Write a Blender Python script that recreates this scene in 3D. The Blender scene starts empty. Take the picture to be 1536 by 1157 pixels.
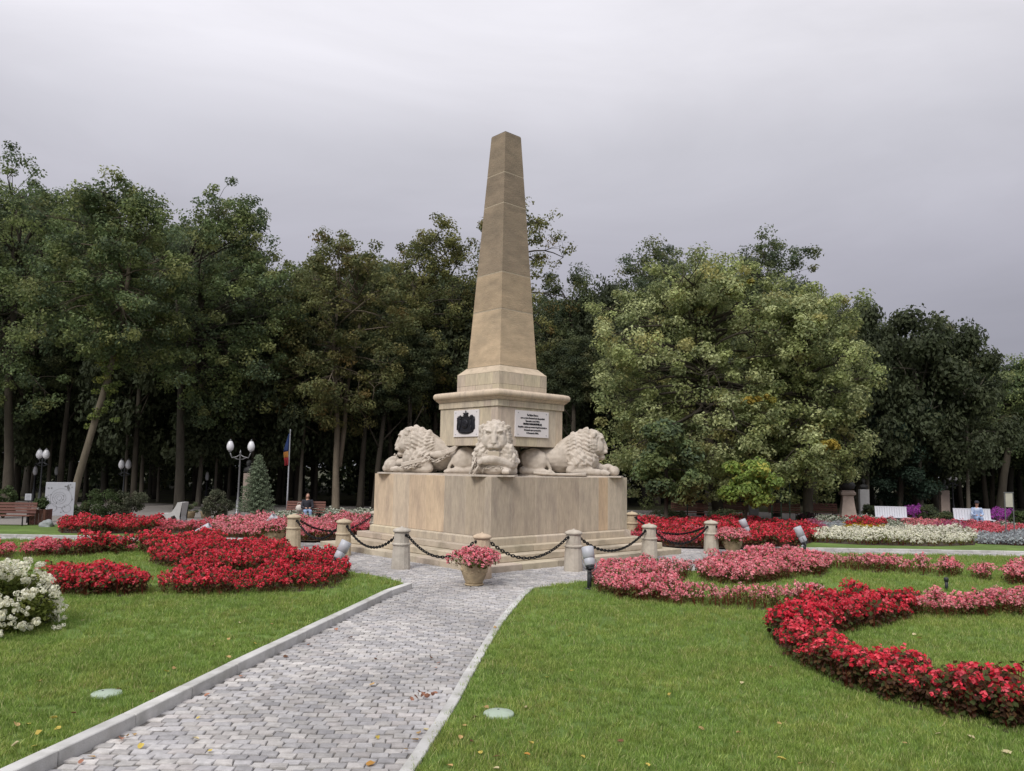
import bpy, bmesh, math, random
import numpy as np
from mathutils import Vector, Matrix, Euler
from mathutils.bvhtree import BVHTree
random.seed(7); RNG = np.random.default_rng(7)
C = bpy.context.scene.collection
sc = bpy.context.scene
R = math.radians

# ------------------------------------------------------------------ camera
FPX, EYE = 1180.0, 2.6
ROLL = R(0.95); PITCH = math.atan(123.5*math.cos(ROLL)/FPX)
FWD = np.array([0, math.cos(PITCH), math.sin(PITCH)]); r0 = np.array([1., 0, 0]); u0 = np.cross(r0, FWD)
RIGHT = r0*math.cos(ROLL)+u0*math.sin(ROLL); UP = -r0*math.sin(ROLL)+u0*math.cos(ROLL)
cd = bpy.data.cameras.new('camera'); cam = bpy.data.objects.new('camera', cd); C.objects.link(cam)
cd.sensor_fit = 'HORIZONTAL'; cd.sensor_width = 36; cd.lens = FPX/1536*36; cd.clip_start = .05; cd.clip_end = 3000
m = Matrix(((RIGHT[0], UP[0], -FWD[0]), (RIGHT[1], UP[1], -FWD[1]), (RIGHT[2], UP[2], -FWD[2]))).to_4x4()
m.translation = Vector((0, 0, EYE)); cam.matrix_world = m
sc.camera = cam

# ------------------------------------------------------------------ sky and sun
w = bpy.data.worlds.new('World'); sc.world = w; w.use_nodes = True
nt = w.node_tree; nt.nodes.clear(); N = nt.nodes.new; LK = nt.links.new
out = N('ShaderNodeOutputWorld'); bg = N('ShaderNodeBackground'); bg.inputs[1].default_value = 0.1
sky = N('ShaderNodeTexSky'); sky.sky_type = 'NISHITA'; sky.sun_disc = False
sky.sun_elevation = R(44); sky.sun_rotation = R(205)
tc = N('ShaderNodeTexCoord'); sep = N('ShaderNodeSeparateXYZ'); LK(tc.outputs['Generated'], sep.inputs[0])
ramp = N('ShaderNodeValToRGB'); LK(sep.outputs['Z'], ramp.inputs[0])
el = ramp.color_ramp.elements
el[0].position = 0; el[0].color = (.25, .25, .275, 1); el[1].position = 1; el[1].color = (.95, .94, .99, 1)
for p, c in ((.13, (.25, .245, .285)), (.25, (.325, .318, .362)), (.38, (.43, .425, .465)), (.47, (.575, .565, .605)), (.62, (.66, .65, .69))):
    e = el.new(p); e.color = (*c, 1)
mp = N('ShaderNodeMapping'); mp.inputs['Scale'].default_value = (1.0, 1.0, 3.2); mp.inputs['Rotation'].default_value = (0.06, .12, 0)
LK(tc.outputs['Generated'], mp.inputs[0])
n1 = N('ShaderNodeTexNoise'); n1.inputs['Scale'].default_value = 1.9; n1.inputs['Detail'].default_value = 7; n1.inputs['Roughness'].default_value = .55
n1.inputs['Distortion'].default_value = .6
LK(mp.outputs[0], n1.inputs['Vector'])
mr = N('ShaderNodeMapRange'); LK(n1.outputs['Fac'], mr.inputs[0])
mr.inputs[1].default_value = .3; mr.inputs[2].default_value = .7; mr.inputs[3].default_value = .90; mr.inputs[4].default_value = 1.08
# the cloud sheet is thicker towards the right of the view (broad, low contrast)
mx = N('ShaderNodeMapRange'); LK(sep.outputs['X'], mx.inputs[0])
mx.inputs[1].default_value = -.5; mx.inputs[2].default_value = .7; mx.inputs[3].default_value = .97; mx.inputs[4].default_value = .88
mm = N('ShaderNodeMath'); mm.operation = 'MULTIPLY'; LK(mr.outputs[0], mm.inputs[0]); LK(mx.outputs[0], mm.inputs[1])
m10 = N('ShaderNodeMath'); m10.operation = 'MULTIPLY'; LK(mm.outputs[0], m10.inputs[0]); m10.inputs[1].default_value = 10.0
vm = N('ShaderNodeVectorMath'); vm.operation = 'SCALE'; LK(ramp.outputs[0], vm.inputs[0]); LK(m10.outputs[0], vm.inputs['Scale'])
mix = N('ShaderNodeMix'); mix.data_type = 'RGBA'; mix.inputs[0].default_value = .97
LK(sky.outputs[0], mix.inputs['A']); LK(vm.outputs[0], mix.inputs['B'])
LK(mix.outputs['Result'], bg.inputs[0]); LK(bg.outputs[0], out.inputs[0])

sl = bpy.data.lights.new('sun', 'SUN'); sl.energy = 1.5; sl.angle = R(20); sl.color = (1, .96, .9)
so = bpy.data.objects.new('sun', sl); C.objects.link(so)
sd = Vector((math.sin(R(205))*math.cos(R(44)), math.cos(R(205))*math.cos(R(44)), math.sin(R(44))))
so.rotation_euler = sd.to_track_quat('Z', 'Y').to_euler()
sc.view_settings.view_transform = 'Standard'; sc.view_settings.look = 'None'
sc.view_settings.exposure = 0.65; sc.view_settings.gamma = 1; sc.view_settings.use_curve_mapping = False
sc.render.engine = 'CYCLES'
sc.cycles.max_bounces = 6; sc.cycles.diffuse_bounces = 3; sc.cycles.transmission_bounces = 3; sc.cycles.glossy_bounces = 2

# ------------------------------------------------------------------ helpers
def ray(x, y): return FWD+RIGHT*((x-768)/FPX)-UP*((y-578.5)/FPX)
def at(x, y, z=0.0):
    """ground place that the photograph shows at (x, y)"""
    d = ray(x, y); t = (z-EYE)/d[2]; return np.array([d[0]*t, d[1]*t, z])
def hgt(x, y, Y):
    d = ray(x, y); t = Y/d[1]; return EYE+d[2]*t
def xat(x, y, Y):
    d = ray(x, y); return d[0]*Y/d[1]

def tag(o, label=None, cat=None, group=None, kind=None):
    if label: o['label'] = label
    if cat: o['category'] = cat
    if group: o['group'] = group
    if kind: o['kind'] = kind
    return o
def empty(name, loc=(0, 0, 0), rz=0, label=None, cat=None, group=None, kind=None, scale=1):
    o = bpy.data.objects.new(name, None); C.objects.link(o); o.location = loc; o.rotation_euler = (0, 0, rz)
    o.empty_display_size = .2; o.scale = (scale,)*3 if not hasattr(scale, '__len__') else scale
    return tag(o, label, cat, group, kind)
def link(name, me, parent=None, loc=(0, 0, 0), rot=(0, 0, 0), scale=(1, 1, 1), color=None):
    o = bpy.data.objects.new(name, me); C.objects.link(o)
    if parent: o.parent = parent
    o.location = loc; o.rotation_euler = rot; o.scale = scale
    if color is not None: o.color = (*color, 1)
    return o
def copy_tree(o, parent=None):
    c = o.copy(); C.objects.link(c)
    if parent: c.parent = parent
    for ch in list(o.children): copy_tree(ch, c)
    return c

def mat(name, col, rough=.85, var=.15, scale=4.0, detail=5, bump=0.0, bscale=30, tint=False, ocol=False,
        col2=None, c2scale=1.5, c2lo=.45, c2hi=.7, metal=0, trans=0, stretch=(1, 1, 1), spec=.3, coords='Object'):
    M = bpy.data.materials.new(name); M.use_nodes = True; t = M.node_tree; t.nodes.clear(); n = t.nodes.new; l = t.links.new
    o = n('ShaderNodeOutputMaterial'); b = n('ShaderNodeBsdfPrincipled'); b.inputs['Roughness'].default_value = rough
    b.inputs['Metallic'].default_value = metal; b.inputs['Specular IOR Level'].default_value = spec
    g = n('ShaderNodeTexCoord') if coords != 'World' else n('ShaderNodeNewGeometry')
    v = g.outputs['Object'] if coords != 'World' else g.outputs['Position']
    ma = n('ShaderNodeMapping'); ma.inputs['Scale'].default_value = stretch; l(v, ma.inputs[0]); v = ma.outputs[0]
    c = n('ShaderNodeRGB'); c.outputs[0].default_value = (*col, 1); cur = c.outputs[0]
    if col2 is not None:
        nz = n('ShaderNodeTexNoise'); nz.inputs['Scale'].default_value = c2scale; nz.inputs['Detail'].default_value = 6; nz.inputs['Roughness'].default_value = .6; l(v, nz.inputs['Vector'])
        mr = n('ShaderNodeMapRange'); l(nz.outputs['Fac'], mr.inputs[0]); mr.inputs[1].default_value = c2lo; mr.inputs[2].default_value = c2hi
        mx = n('ShaderNodeMix'); mx.data_type = 'RGBA'; l(mr.outputs[0], mx.inputs[0]); l(cur, mx.inputs['A']); mx.inputs['B'].default_value = (*col2, 1); cur = mx.outputs['Result']
    if var > 0:
        nz = n('ShaderNodeTexNoise'); nz.inputs['Scale'].default_value = scale; nz.inputs['Detail'].default_value = detail; nz.inputs['Roughness'].default_value = .65; l(v, nz.inputs['Vector'])
        mr = n('ShaderNodeMapRange'); l(nz.outputs['Fac'], mr.inputs[0]); mr.inputs[1].default_value = .25; mr.inputs[2].default_value = .75
        mr.inputs[3].default_value = 1-var; mr.inputs[4].default_value = 1+var
        s = n('ShaderNodeVectorMath'); s.operation = 'SCALE'; l(cur, s.inputs[0]); l(mr.outputs[0], s.inputs['Scale']); cur = s.outputs[0]
    if tint:
        a = n('ShaderNodeAttribute'); a.attribute_name = 'tint'
        s = n('ShaderNodeVectorMath'); s.operation = 'MULTIPLY'; l(cur, s.inputs[0]); l(a.outputs['Color'], s.inputs[1]); cur = s.outputs[0]
    if ocol:
        a = n('ShaderNodeObjectInfo')
        s = n('ShaderNodeVectorMath'); s.operation = 'MULTIPLY'; l(cur, s.inputs[0]); l(a.outputs['Color'], s.inputs[1]); cur = s.outputs[0]
    l(cur, b.inputs['Base Color'])
    if bump > 0:
        nz = n('ShaderNodeTexNoise'); nz.inputs['Scale'].default_value = bscale; nz.inputs['Detail'].default_value = 6; l(v, nz.inputs['Vector'])
        bp = n('ShaderNodeBump'); bp.inputs['Strength'].default_value = bump; bp.inputs['Distance'].default_value = .02; l(nz.outputs['Fac'], bp.inputs['Height']); l(bp.outputs[0], b.inputs['Normal'])
    if trans > 0:
        tr = n('ShaderNodeBsdfTranslucent'); l(cur, tr.inputs[0]); ms = n('ShaderNodeMixShader'); ms.inputs[0].default_value = trans
        l(b.outputs[0], ms.inputs[1]); l(tr.outputs[0], ms.inputs[2]); l(ms.outputs[0], o.inputs[0])
    else: l(b.outputs[0], o.inputs[0])
    return M

def np_mesh(name, V, F, mats, tint=None, smooth=False, midx=None):
    """F: (n,4) or (n,3) int array, or list of such arrays"""
    Fs = F if isinstance(F, list) else [F]
    me = bpy.data.meshes.new(name); V = np.asarray(V, np.float32)
    me.vertices.add(len(V)); me.vertices.foreach_set('co', V.ravel())
    loops = np.concatenate([f.ravel() for f in Fs]).astype(np.int32)
    counts = np.concatenate([np.full(len(f), f.shape[1]) for f in Fs]).astype(np.int32)
    me.loops.add(len(loops)); me.loops.foreach_set('vertex_index', loops)
    me.polygons.add(len(counts)); st = np.concatenate([[0], np.cumsum(counts)[:-1]]).astype(np.int32)
    me.polygons.foreach_set('loop_start', st)
    if midx is not None: me.polygons.foreach_set('material_index', np.asarray(midx, np.int32))
    me.polygons.foreach_set('use_smooth', np.full(len(counts), smooth))
    for mt in (mats if isinstance(mats, (list, tuple)) else [mats]): me.materials.append(mt)
    if tint is not None:
        a = me.color_attributes.new('tint', 'FLOAT_COLOR', 'POINT'); t = np.ones((len(V), 4), np.float32); t[:, :3] = tint
        a.data.foreach_set('color', t.ravel())
    me.update(); me.validate()
    return me

ICO = {}
for q_ in (1, 2):
    t_ = bmesh.new(); bmesh.ops.create_icosphere(t_, subdivisions=q_, radius=1); t_.verts.index_update()
    ICO[q_] = (np.array([v.co[:] for v in t_.verts]), np.array([[v.index for v in f.verts] for f in t_.faces])); t_.free()
class MB:
    def __init__(s): s.bm = bmesh.new(); s.eV = []; s.eF = []; s.eM = []; s.en = 0
    def box(s, c, size, rz=0, bev=0, rot=None, mi=0):
        r = bmesh.ops.create_cube(s.bm, size=1); vs = r['verts']
        fs = list({f for v in vs for f in v.link_faces})
        Mx = Matrix.Diagonal((*size, 1)); bmesh.ops.transform(s.bm, matrix=Mx, verts=vs)
        if bev:
            es = list({e for v in vs for e in v.link_edges}); rr = bmesh.ops.bevel(s.bm, geom=es, offset=bev, segments=1, affect='EDGES')
            vs = list({v for f in rr['faces'] for v in f.verts} | {v for v in vs if v.is_valid})
        rm = (rot.to_matrix().to_4x4() if rot is not None else Matrix.Rotation(rz, 4, 'Z'))
        bmesh.ops.transform(s.bm, matrix=Matrix.Translation(c) @ rm, verts=vs)
        for f in {f for v in vs for f in v.link_faces}: f.material_index = mi
        return s
    def tube(s, pts, rad, n=8, smooth=True, caps=True, mi=0):
        pts = [Vector(p) for p in pts]; rad = rad if hasattr(rad, '__len__') else [rad]*len(pts)
        rings = []; a = None
        for i, p in enumerate(pts):
            d = (pts[min(i+1, len(pts)-1)]-pts[max(i-1, 0)])
            d = d.normalized() if d.length > 1e-9 else Vector((0, 0, 1))
            if a is None: a = d.orthogonal().normalized()
            a = (a-d*a.dot(d)); a = a.normalized() if a.length > 1e-6 else d.orthogonal().normalized()
            b = d.cross(a)
            rings.append([s.bm.verts.new(p+(a*math.cos(2*math.pi*k/n)+b*math.sin(2*math.pi*k/n))*rad[i]) for k in range(n)])
        for i in range(len(rings)-1):
            for k in range(n):
                f = s.bm.faces.new((rings[i][k], rings[i][(k+1) % n], rings[i+1][(k+1) % n], rings[i+1][k])); f.smooth = smooth; f.material_index = mi
        if caps:
            for rg in (rings[0][::-1], rings[-1]):
                f = s.bm.faces.new(rg); f.material_index = mi
        return s
    def lathe(s, prof, n=20, c=(0, 0, 0), smooth=True, rot=None, mi=0, phase=0):
        c = Vector(c); rings = []
        rm = rot.to_matrix() if rot is not None else None
        for r, z in prof:
            rg = []
            for k in range(n):
                v = Vector((r*math.cos(phase+2*math.pi*k/n), r*math.sin(phase+2*math.pi*k/n), z))
                if rm: v = rm @ v
                rg.append(s.bm.verts.new(c+v))
            rings.append(rg)
        for i in range(len(rings)-1):
            for k in range(n):
                f = s.bm.faces.new((rings[i][k], rings[i][(k+1) % n], rings[i+1][(k+1) % n], rings[i+1][k])); f.smooth = smooth; f.material_index = mi
        for rg in (rings[0][::-1], rings[-1]):
            f = s.bm.faces.new(rg); f.material_index = mi
        return s
    def ell(s, c, r, rot=None, sub=2, mi=0):
        V, F = ICO[sub]; r = r if hasattr(r, '__len__') else (r, r, r)
        V = V*np.array(r)
        if rot is not None: V = V @ np.array(rot.to_matrix()).T
        s.eV.append(V+np.array(c)); s.eF.append(F+s.en); s.eM.append(np.full(len(F), mi)); s.en += len(V)
        return s
    def cap(s, p0, p1, r0, r1, n=12):
        p0, p1 = Vector(p0), Vector(p1); k = max(2, int((p1-p0).length/(.4*min(r0, r1)))+1)
        s.tube([p0, p1], [r0, r1], n); s.ell(p0, r0); s.ell(p1, r1); return s
    def prism(s, pts, z0, z1, mi=0):
        b = [s.bm.verts.new((p[0], p[1], z0)) for p in pts]; t = [s.bm.verts.new((p[0], p[1], z1)) for p in pts]
        n = len(pts); fs = [s.bm.faces.new(t), s.bm.faces.new(b[::-1])]
        for i in range(n): fs.append(s.bm.faces.new((b[i], b[(i+1) % n], t[(i+1) % n], t[i])))
        for f in fs: f.material_index = mi
        return s
    def face(s, pts, mi=0):
        f = s.bm.faces.new([s.bm.verts.new(p) for p in pts]); f.material_index = mi; return s
    def sqring(s, prof, smooth=False):
        """square rings (half side, z) joined into one solid"""
        rings = [[s.bm.verts.new((sx*h, sy*h, z)) for sx, sy in ((-1, -1), (1, -1), (1, 1), (-1, 1))] for h, z in prof]
        for i in range(len(rings)-1):
            for k in range(4): s.bm.faces.new((rings[i][k], rings[i][(k+1) % 4], rings[i+1][(k+1) % 4], rings[i+1][k]))
        s.bm.faces.new(rings[0][::-1]); s.bm.faces.new(rings[-1]); return s
    def mesh(s, name, mats, recalc=True):
        if recalc and len(s.bm.faces): bmesh.ops.recalc_face_normals(s.bm, faces=s.bm.faces)
        if s.eV:
            ml = mats if isinstance(mats, (list, tuple)) else [mats]
            t = np_mesh('t', np.concatenate(s.eV), np.concatenate(s.eF), ml, smooth=True, midx=np.concatenate(s.eM)); s.bm.from_mesh(t); bpy.data.meshes.remove(t)
        me = bpy.data.meshes.new(name); s.bm.to_mesh(me); s.bm.free()
        for mt in (mats if isinstance(mats, (list, tuple)) else [mats]): me.materials.append(mt)
        return me
    def build(s, name, mats, parent=None, **k): return link(name, s.mesh(name, mats), parent, **k)

def inpoly(P, poly):
    poly = np.asarray(poly)[:, :2]; x, y = P[:, 0], P[:, 1]; r = np.zeros(len(P), bool); n = len(poly)
    for i in range(n):
        x0, y0 = poly[i]; x1, y1 = poly[(i+1) % n]
        c = ((y0 > y) != (y1 > y)) & (x < (x1-x0)*(y-y0)/((y1-y0) if y1 != y0 else 1e-9)+x0); r ^= c
    return r

# ------------------------------------------------------------------ materials
STONE = mat('sandstone', (.50, .43, .335), .9, .17, 12, bump=.25, bscale=25, ocol=True, col2=(.38, .325, .265), c2scale=2.8, c2lo=.44, c2hi=.70, stretch=(1.6, 1.6, .35))
STONEO = mat('weathered_sandstone', (.36, .285, .205), .92, .16, 2.2, bump=.5, bscale=14, ocol=True, col2=(.24, .195, .145), c2scale=.9, c2lo=.4, c2hi=.7, stretch=(1, 1, 2.4))
STEPM = mat('step_stone', (.47, .405, .32), .9, .14, 4, bump=.3, bscale=22, ocol=True, col2=(.30, .26, .195), c2scale=1.6, c2lo=.5, c2hi=.75)
MORTAR = mat('mortar', (.56, .49, .40), .95, .1, 8)
LIONM = mat('carved_limestone', (.53, .47, .405), .9, .13, 7, bump=.3, bscale=40, col2=(.37, .32, .262), c2scale=3.2, c2lo=.48, c2hi=.72)
PLAQUE = mat('pale_marble', (.68, .645, .65), .5, .04, 6)
INK = mat('dark_bronze', (.02, .02, .026), .45, .2, 20, metal=.3)
COBBLE = mat('granite_sett', (.37, .36, .358), .8, .24, 12, bump=.35, bscale=45, tint=True, ocol=True, coords='World')
SAND = mat('joint_grit', (.15, .14, .13), .95, .25, 12, coords='World', bump=.3, bscale=60)
KERB = mat('concrete_kerb', (.50, .495, .48), .9, .13, 3, bump=.2, bscale=60, ocol=True, coords='World', col2=(.34, .335, .31), c2scale=2.5)
SOIL = mat('soil', (.06, .045, .032), .95, .3, 6, coords='World', bump=.5, bscale=20)
FLOOR = mat('forest_floor', (.045, .042, .025), .95, .35, 1.2, coords='World', bump=.4, bscale=6, col2=(.06, .07, .02), c2scale=.4)
LAWN = mat('turf', (.095, .150, .032), .95, .22, 5, coords='World', col2=(.145, .225, .05), c2scale=.55, bump=.5, bscale=60)
GRAVEL = mat('pale_gravel', (.24, .22, .205), .95, .15, 9, coords='World', bump=.4, bscale=70)
BLADE = mat('grass_blade', (.98, 1.05, .95), .7, .30, 5, coords='World', tint=True, trans=.3, col2=(1.2, 1.08, 1.05), c2scale=.9, c2lo=.42, c2hi=.66)
PLANT = mat('plant_tissue', (1, 1, 1), .65, .12, 3, coords='World', tint=True, trans=.4, spec=.2)
LEAF = mat('tree_leaf', (1, 1, 1), .6, .0, 3, tint=True, ocol=True, trans=.38, spec=.25)
BARK = mat('bark', (.10, .088, .07), .95, .3, 5, bump=.8, bscale=12, stretch=(1, 1, .3), ocol=True)
IRON = mat('black_iron', (.012, .012, .013), .5, .2, 30, metal=.5)
TERRA = mat('aged_clay', (.42, .33, .21), .85, .22, 6, bump=.3, bscale=25, col2=(.25, .2, .13), c2scale=4)
WHITEP = mat('white_enamel', (.42, .43, .47), .45, .06, 8, spec=.5)
DARKP = mat('dark_paint', (.03, .032, .036), .5, .15, 12)
WOODR = mat('red_brown_wood', (.13, .055, .042), .6, .2, 6, ocol=True, stretch=(1, 1, 1))
GLOBE = mat('opal_glass', (.72, .72, .76), .25, .03, 3, spec=.6)
GREYM = mat('grey_metal', (.22, .22, .23), .45, .1, 10, metal=.6)
CONC = mat('white_concrete', (.42, .415, .41), .85, .1, 6, bump=.2, bscale=50)
WHITEB = mat('white_bench_paint', (.56, .57, .62), .6, .05, 6)
DISC = mat('pale_green_plastic', (.33, .40, .32), .6, .12, 9, coords='World')
PEDM = mat('pink_stone', (.36, .29, .25), .9, .15, 4, bump=.3, bscale=20)
BRONZE = mat('bust_bronze', (.055, .055, .055), .55, .25, 9, metal=.4)
ROCK = mat('grey_rock', (.25, .27, .27), .9, .25, 4, bump=.8, bscale=9)
SKIN = mat('skin', (.45, .26, .19), .6, .05, 6)
HAIR = mat('brown_hair', (.05, .028, .018), .6, .3, 30)
DENIM = mat('blue_denim', (.25, .34, .50), .85, .15, 20)
PALECLOTH = mat('pale_cloth', (.55, .50, .46), .9, .1, 12)
DARKCLOTH = mat('dark_cloth', (.035, .035, .045), .9, .1, 12)
BLUEC = mat('pale_blue_shirt', (.28, .38, .58), .85, .25, 9, col2=(.6, .66, .75), c2scale=5)
REDC = mat('red_trim', (.5, .08, .06), .8, .1, 9)

# ------------------------------------------------------------------ ground
CX, CY, TH = -.33, 25.27, R(42.4)
CEN = np.array([CX, CY])
bm = MB(); bm.face([(-400, -60, -.03), (400, -60, -.03), (400, 600, -.03), (-400, 600, -.03)]); tag(bm.build('ground', FLOOR), kind='structure')
ang = lambda a, r: (CX+r*math.cos(a), CY+r*math.sin(a))
def arc(a0, a1, r, n=10): return [ang(a0+(a1-a0)*i/n, r) for i in range(n+1)]
# near path edges (inner faces of its kerbs)
LK0 = [(-6.0, -4.0), (-4.02, 6.0), (-3.65, 8.0), (-3.36, 9.96), (-2.84, 13.1), (-2.3, 16.3), (-2.05, 17.1)]
RK0 = [(-1.9, -4.0), (-.95, 6.4), (-.85, 7.03), (-.66, 8.55), (-.51, 10.23), (-.19, 13.32), (.3, 16.5), (.42, 17.0)]
SYa, SYb = 25.35, 27.1       # side paths lie between these
r_ = 6.95
a_nl = math.atan2(17.1-CY, -2.05-CX); 
def pol(p): return (math.atan2(p[1]-CY, p[0]-CX), math.hypot(p[0]-CX, p[1]-CY))
aL1 = math.atan2(19.3-CY, -4.0-CX); aR1 = math.atan2(18.7-CY, 2.2-CX)
aLs = math.atan2(SYa-CY, -7.4-CX); aRs = math.atan2(SYa-CY, 7.2-CX)
def off(line, d):
    o_ = []
    for i, p in enumerate(line):
        a, b_ = np.array(line[max(i-1, 0)]), np.array(line[min(i+1, len(line)-1)]); t = (b_-a)/np.linalg.norm(b_-a); o_.append((p[0]-t[1]*d, p[1]+t[0]*d))
    return o_
nl = [(-60, -4)]+off(LK0, .07)+[(-2.45, 17.75), (-3.1, 18.6)]+arc(aL1, -math.pi+.12, r_+.05, 10)+[(-8.2, SYa-.15), (-60, SYa)]
nr = ([(60, SYa), (8.6, SYa-.15)]+arc(-.14, aR1, r_+.05, 10)+[(1.35, 17.85)]+off(RK0, -.06)[::-1]+[(60, -4)])
def arc2(a0, a1, r, n=14): return arc(a0, a1, r, n)
fl = [(-60, SYb), (-8.3, SYb+.1)]+arc(math.pi-.33, math.pi*.5, r_+.1, 14)+[(CX, 36.0), (-6, 34.5), (-12, 33.0), (-19, 31.2), (-60, 31.2)]
fr = [(60, SYb), (60, 40), (8, 40), (CX, 36.0)]+arc(math.pi*.5, .30, r_+.1, 14)+[(8.6, SYb+.1)]
LZ = .07
lawns = []
for poly in (nl, nr, fl, fr):
    b = MB(); b.prism(poly, -.02, LZ); o = b.build('lawn', LAWN); tag(o, kind='structure'); lawns.append(poly)
b = MB(); b.face([(-60, -4, 0), (60, -4, 0), (60, 33, 0), (-60, 33, 0)]); tag(b.build('path_bed', SAND), kind='structure')
# far gravel walks in front of the wood
b = MB(); b.prism([(-80, 31.2), (-19, 31.2), (-12, 33.0), (-6, 34.5), (CX, 36), (8, 40), (80, 40), (80, 54), (-80, 48)], -.02, .012); tag(b.build('gravel_walk', GRAVEL), kind='structure')

# cobbles: region test
def incobble(P):
    near = inpoly(P, LK0+[(-2.45, 17.75), (1.35, 17.85)]+RK0[::-1])
    d = np.hypot(P[:, 0]-CX, P[:, 1]-CY)
    ring = d < r_+.02
    fun = inpoly(P, [(-2.05, 17.1), (-2.45, 17.75), (-4.1, 19.4), (2.3, 18.8), (1.35, 17.85), (.42, 17.0)])
    side = (P[:, 1] > SYa+.14) & (P[:, 1] < SYb-.14) & (np.abs(P[:, 0]) < 24)
    q = (P-CEN) @ np.array([[math.cos(TH), -math.sin(TH)], [math.sin(TH), math.cos(TH)]])
    instep = (np.abs(q[:, 0]) < 4.0) & (np.abs(q[:, 1]) < 4.0)
    behind = ring & (P[:, 1] > 28.5)
    return (near | ring | fun | side) & ~instep & ~behind & (P[:, 1] > 5.0)
rows = []
sx, sy = .165, .128
for j in range(int((28.6-5)/sy)):
    y = 5+j*sy; xs = np.arange(-24, 24, sx)+((j % 2)*.5+random.uniform(-.1, .1))*sx
    rows.append(np.stack([xs, np.full(len(xs), y)], 1))
P = np.concatenate(rows)
# rows wander a little, as hand-laid setts do
P[:, 1] += .022*np.sin(P[:, 0]*2.6+1.3)+.012*np.sin(P[:, 0]*7.7+P[:, 1]*.9)+.07*np.sin(P[:, 0]*.8)
P[:, 0] += .02*np.sin(P[:, 1]*5.3)+RNG.uniform(-.003, .003, len(P)); P[:, 1] += RNG.uniform(-.009, .009, len(P))+.03*np.sin(P[:, 0]*4.1+.6*np.sin(P[:, 1]*1.3))
P = P[incobble(P)]
n = len(P)
PAL = np.array([[1, 1, 1], [.95, .95, .96], [1.03, 1.01, .98], [1.10, 1.09, 1.06], [.86, .86, .88], [1.0, .97, .95], [.92, .92, .93], [1.15, 1.13, 1.09]])
cc = (PAL[RNG.integers(0, len(PAL), n)]*1.0)*RNG.uniform(.78, 1.14, (n, 1))*(1+.12*np.sin(P[:, :1]*1.7+2*np.sin(P[:, 1:]*.9)))
# mesh of one sett: bottom ring, top ring, inset top
def sett_arrays(n, rng):
    hw = sx/2-.003+rng.uniform(-.006, .003, (n, 4)); hh = sy/2-.009+rng.uniform(-.008, .004, (n, 4))
    sgn = np.array([[-1, -1], [1, -1], [1, 1], [-1, 1]])
    base = np.stack([sgn[:, 0]*hw, sgn[:, 1]*hh], -1)      # n,4,2
    sk = rng.uniform(-.012, .012, (n, 2)); base[:, :, 0] += sk[:, :1]*sgn[:, 1]; base[:, :, 1] += sk[:, 1:]*sgn[:, 0]
    h = rng.uniform(.008, .019, (n, 1)); tilt = rng.uniform(-.0025, .0025, (n, 4))
    V = np.zeros((n, 16, 3))
    V[:, 0:4, :2] = base; V[:, 0:4, 2] = -.03
    V[:, 4:8, :2] = base; V[:, 4:8, 2] = h*.45+tilt
    V[:, 8:12, :2] = base*.93; V[:, 8:12, 2] = h+tilt
    V[:, 12:16, :2] = base*.5; V[:, 12:16, 2] = h+.003+tilt*.5
    f = []
    for a, b_ in ((0, 4), (4, 8), (8, 12)):
        for k in range(4): f.append((a+k, a+(k+1) % 4, b_+(k+1) % 4, b_+k))
    f.append((12, 13, 14, 15))
    return V, np.array(f)
dist = np.hypot(P[:, 0], P[:, 1])
# the nearest in view become single stones
scr = (P[:, 1] > 6.35)
order = np.argsort(np.where(scr, dist, 1e9)); single = order[:290]; rest = np.setdiff1d(np.arange(n), single)
path = empty('path', (0, 0, 0), kind='structure')
vv, ff = sett_arrays(10, RNG)
protos = [np_mesh('cobblestone', vv[i], ff, COBBLE, np.ones((16, 3)), smooth=False) for i in range(10)]
for q, i in enumerate(single):
    link('cobblestone', protos[q % 10], path, (P[i, 0], P[i, 1], 0), (0, 0, random.choice((0, math.pi))+random.uniform(-.04, .04)), color=cc[i])
vv, ff = sett_arrays(len(rest), RNG)
vv[:, :, 0] += P[rest, 0][:, None]; vv[:, :, 1] += P[rest, 1][:, None]
F = (ff[None]+(np.arange(len(rest))*16)[:, None, None]).reshape(-1, 4)
tag(link('cobblestones', np_mesh('cobblestones', vv.reshape(-1, 3), F, COBBLE, np.repeat(cc[rest], 16, 0)), path), kind='stuff')

# kerbs: stones laid along a line
def kerb(line, width, side, h, length=1.0, name='kerb', zb=-.03):
    root = empty(name, (0, 0, 0), kind='structure'); pts = [np.array(p, float) for p in line]
    seg = []; tot = 0
    for a, b_ in zip(pts[:-1], pts[1:]): seg.append((tot, a, b_)); tot += np.linalg.norm(b_-a)
    def pt(s):
        for t0, a, b_ in reversed(seg):
            if s >= t0: d = np.linalg.norm(b_-a); return a+(b_-a)*min(1, (s-t0)/d), (b_-a)/d
        return seg[0][1], (seg[0][2]-seg[0][1])/np.linalg.norm(seg[0][2]-seg[0][1])
    k = int(tot/length)
    for i in range(k):
        p, d = pt((i+.0)*tot/k+.001); p2, _ = pt((i+1)*tot/k); d = (p2-p); L = np.linalg.norm(d); d /= L; nrm = np.array([-d[1], d[0]])*side
        c = (p+p2)/2+nrm*width/2
        b = MB(); b.box((0, 0, (h+zb)/2), (L-.008, width, h-zb), bev=.008)
        g = random.uniform(.9, 1.1)
        b.build('kerb_stone', KERB, root, loc=(c[0], c[1], random.uniform(-.004, .004)), rot=(0, 0, math.atan2(d[1], d[0])+random.uniform(-.004, .004)), color=(g, g, g))
    return root
kerb(LK0, .15, 1, .13, 1.0)
kerb(RK0, .12, -1, .10, 1.0)
kerb(arc(aL1, -math.pi+.12, r_, 10), .10, -1, .075, .8)
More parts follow.
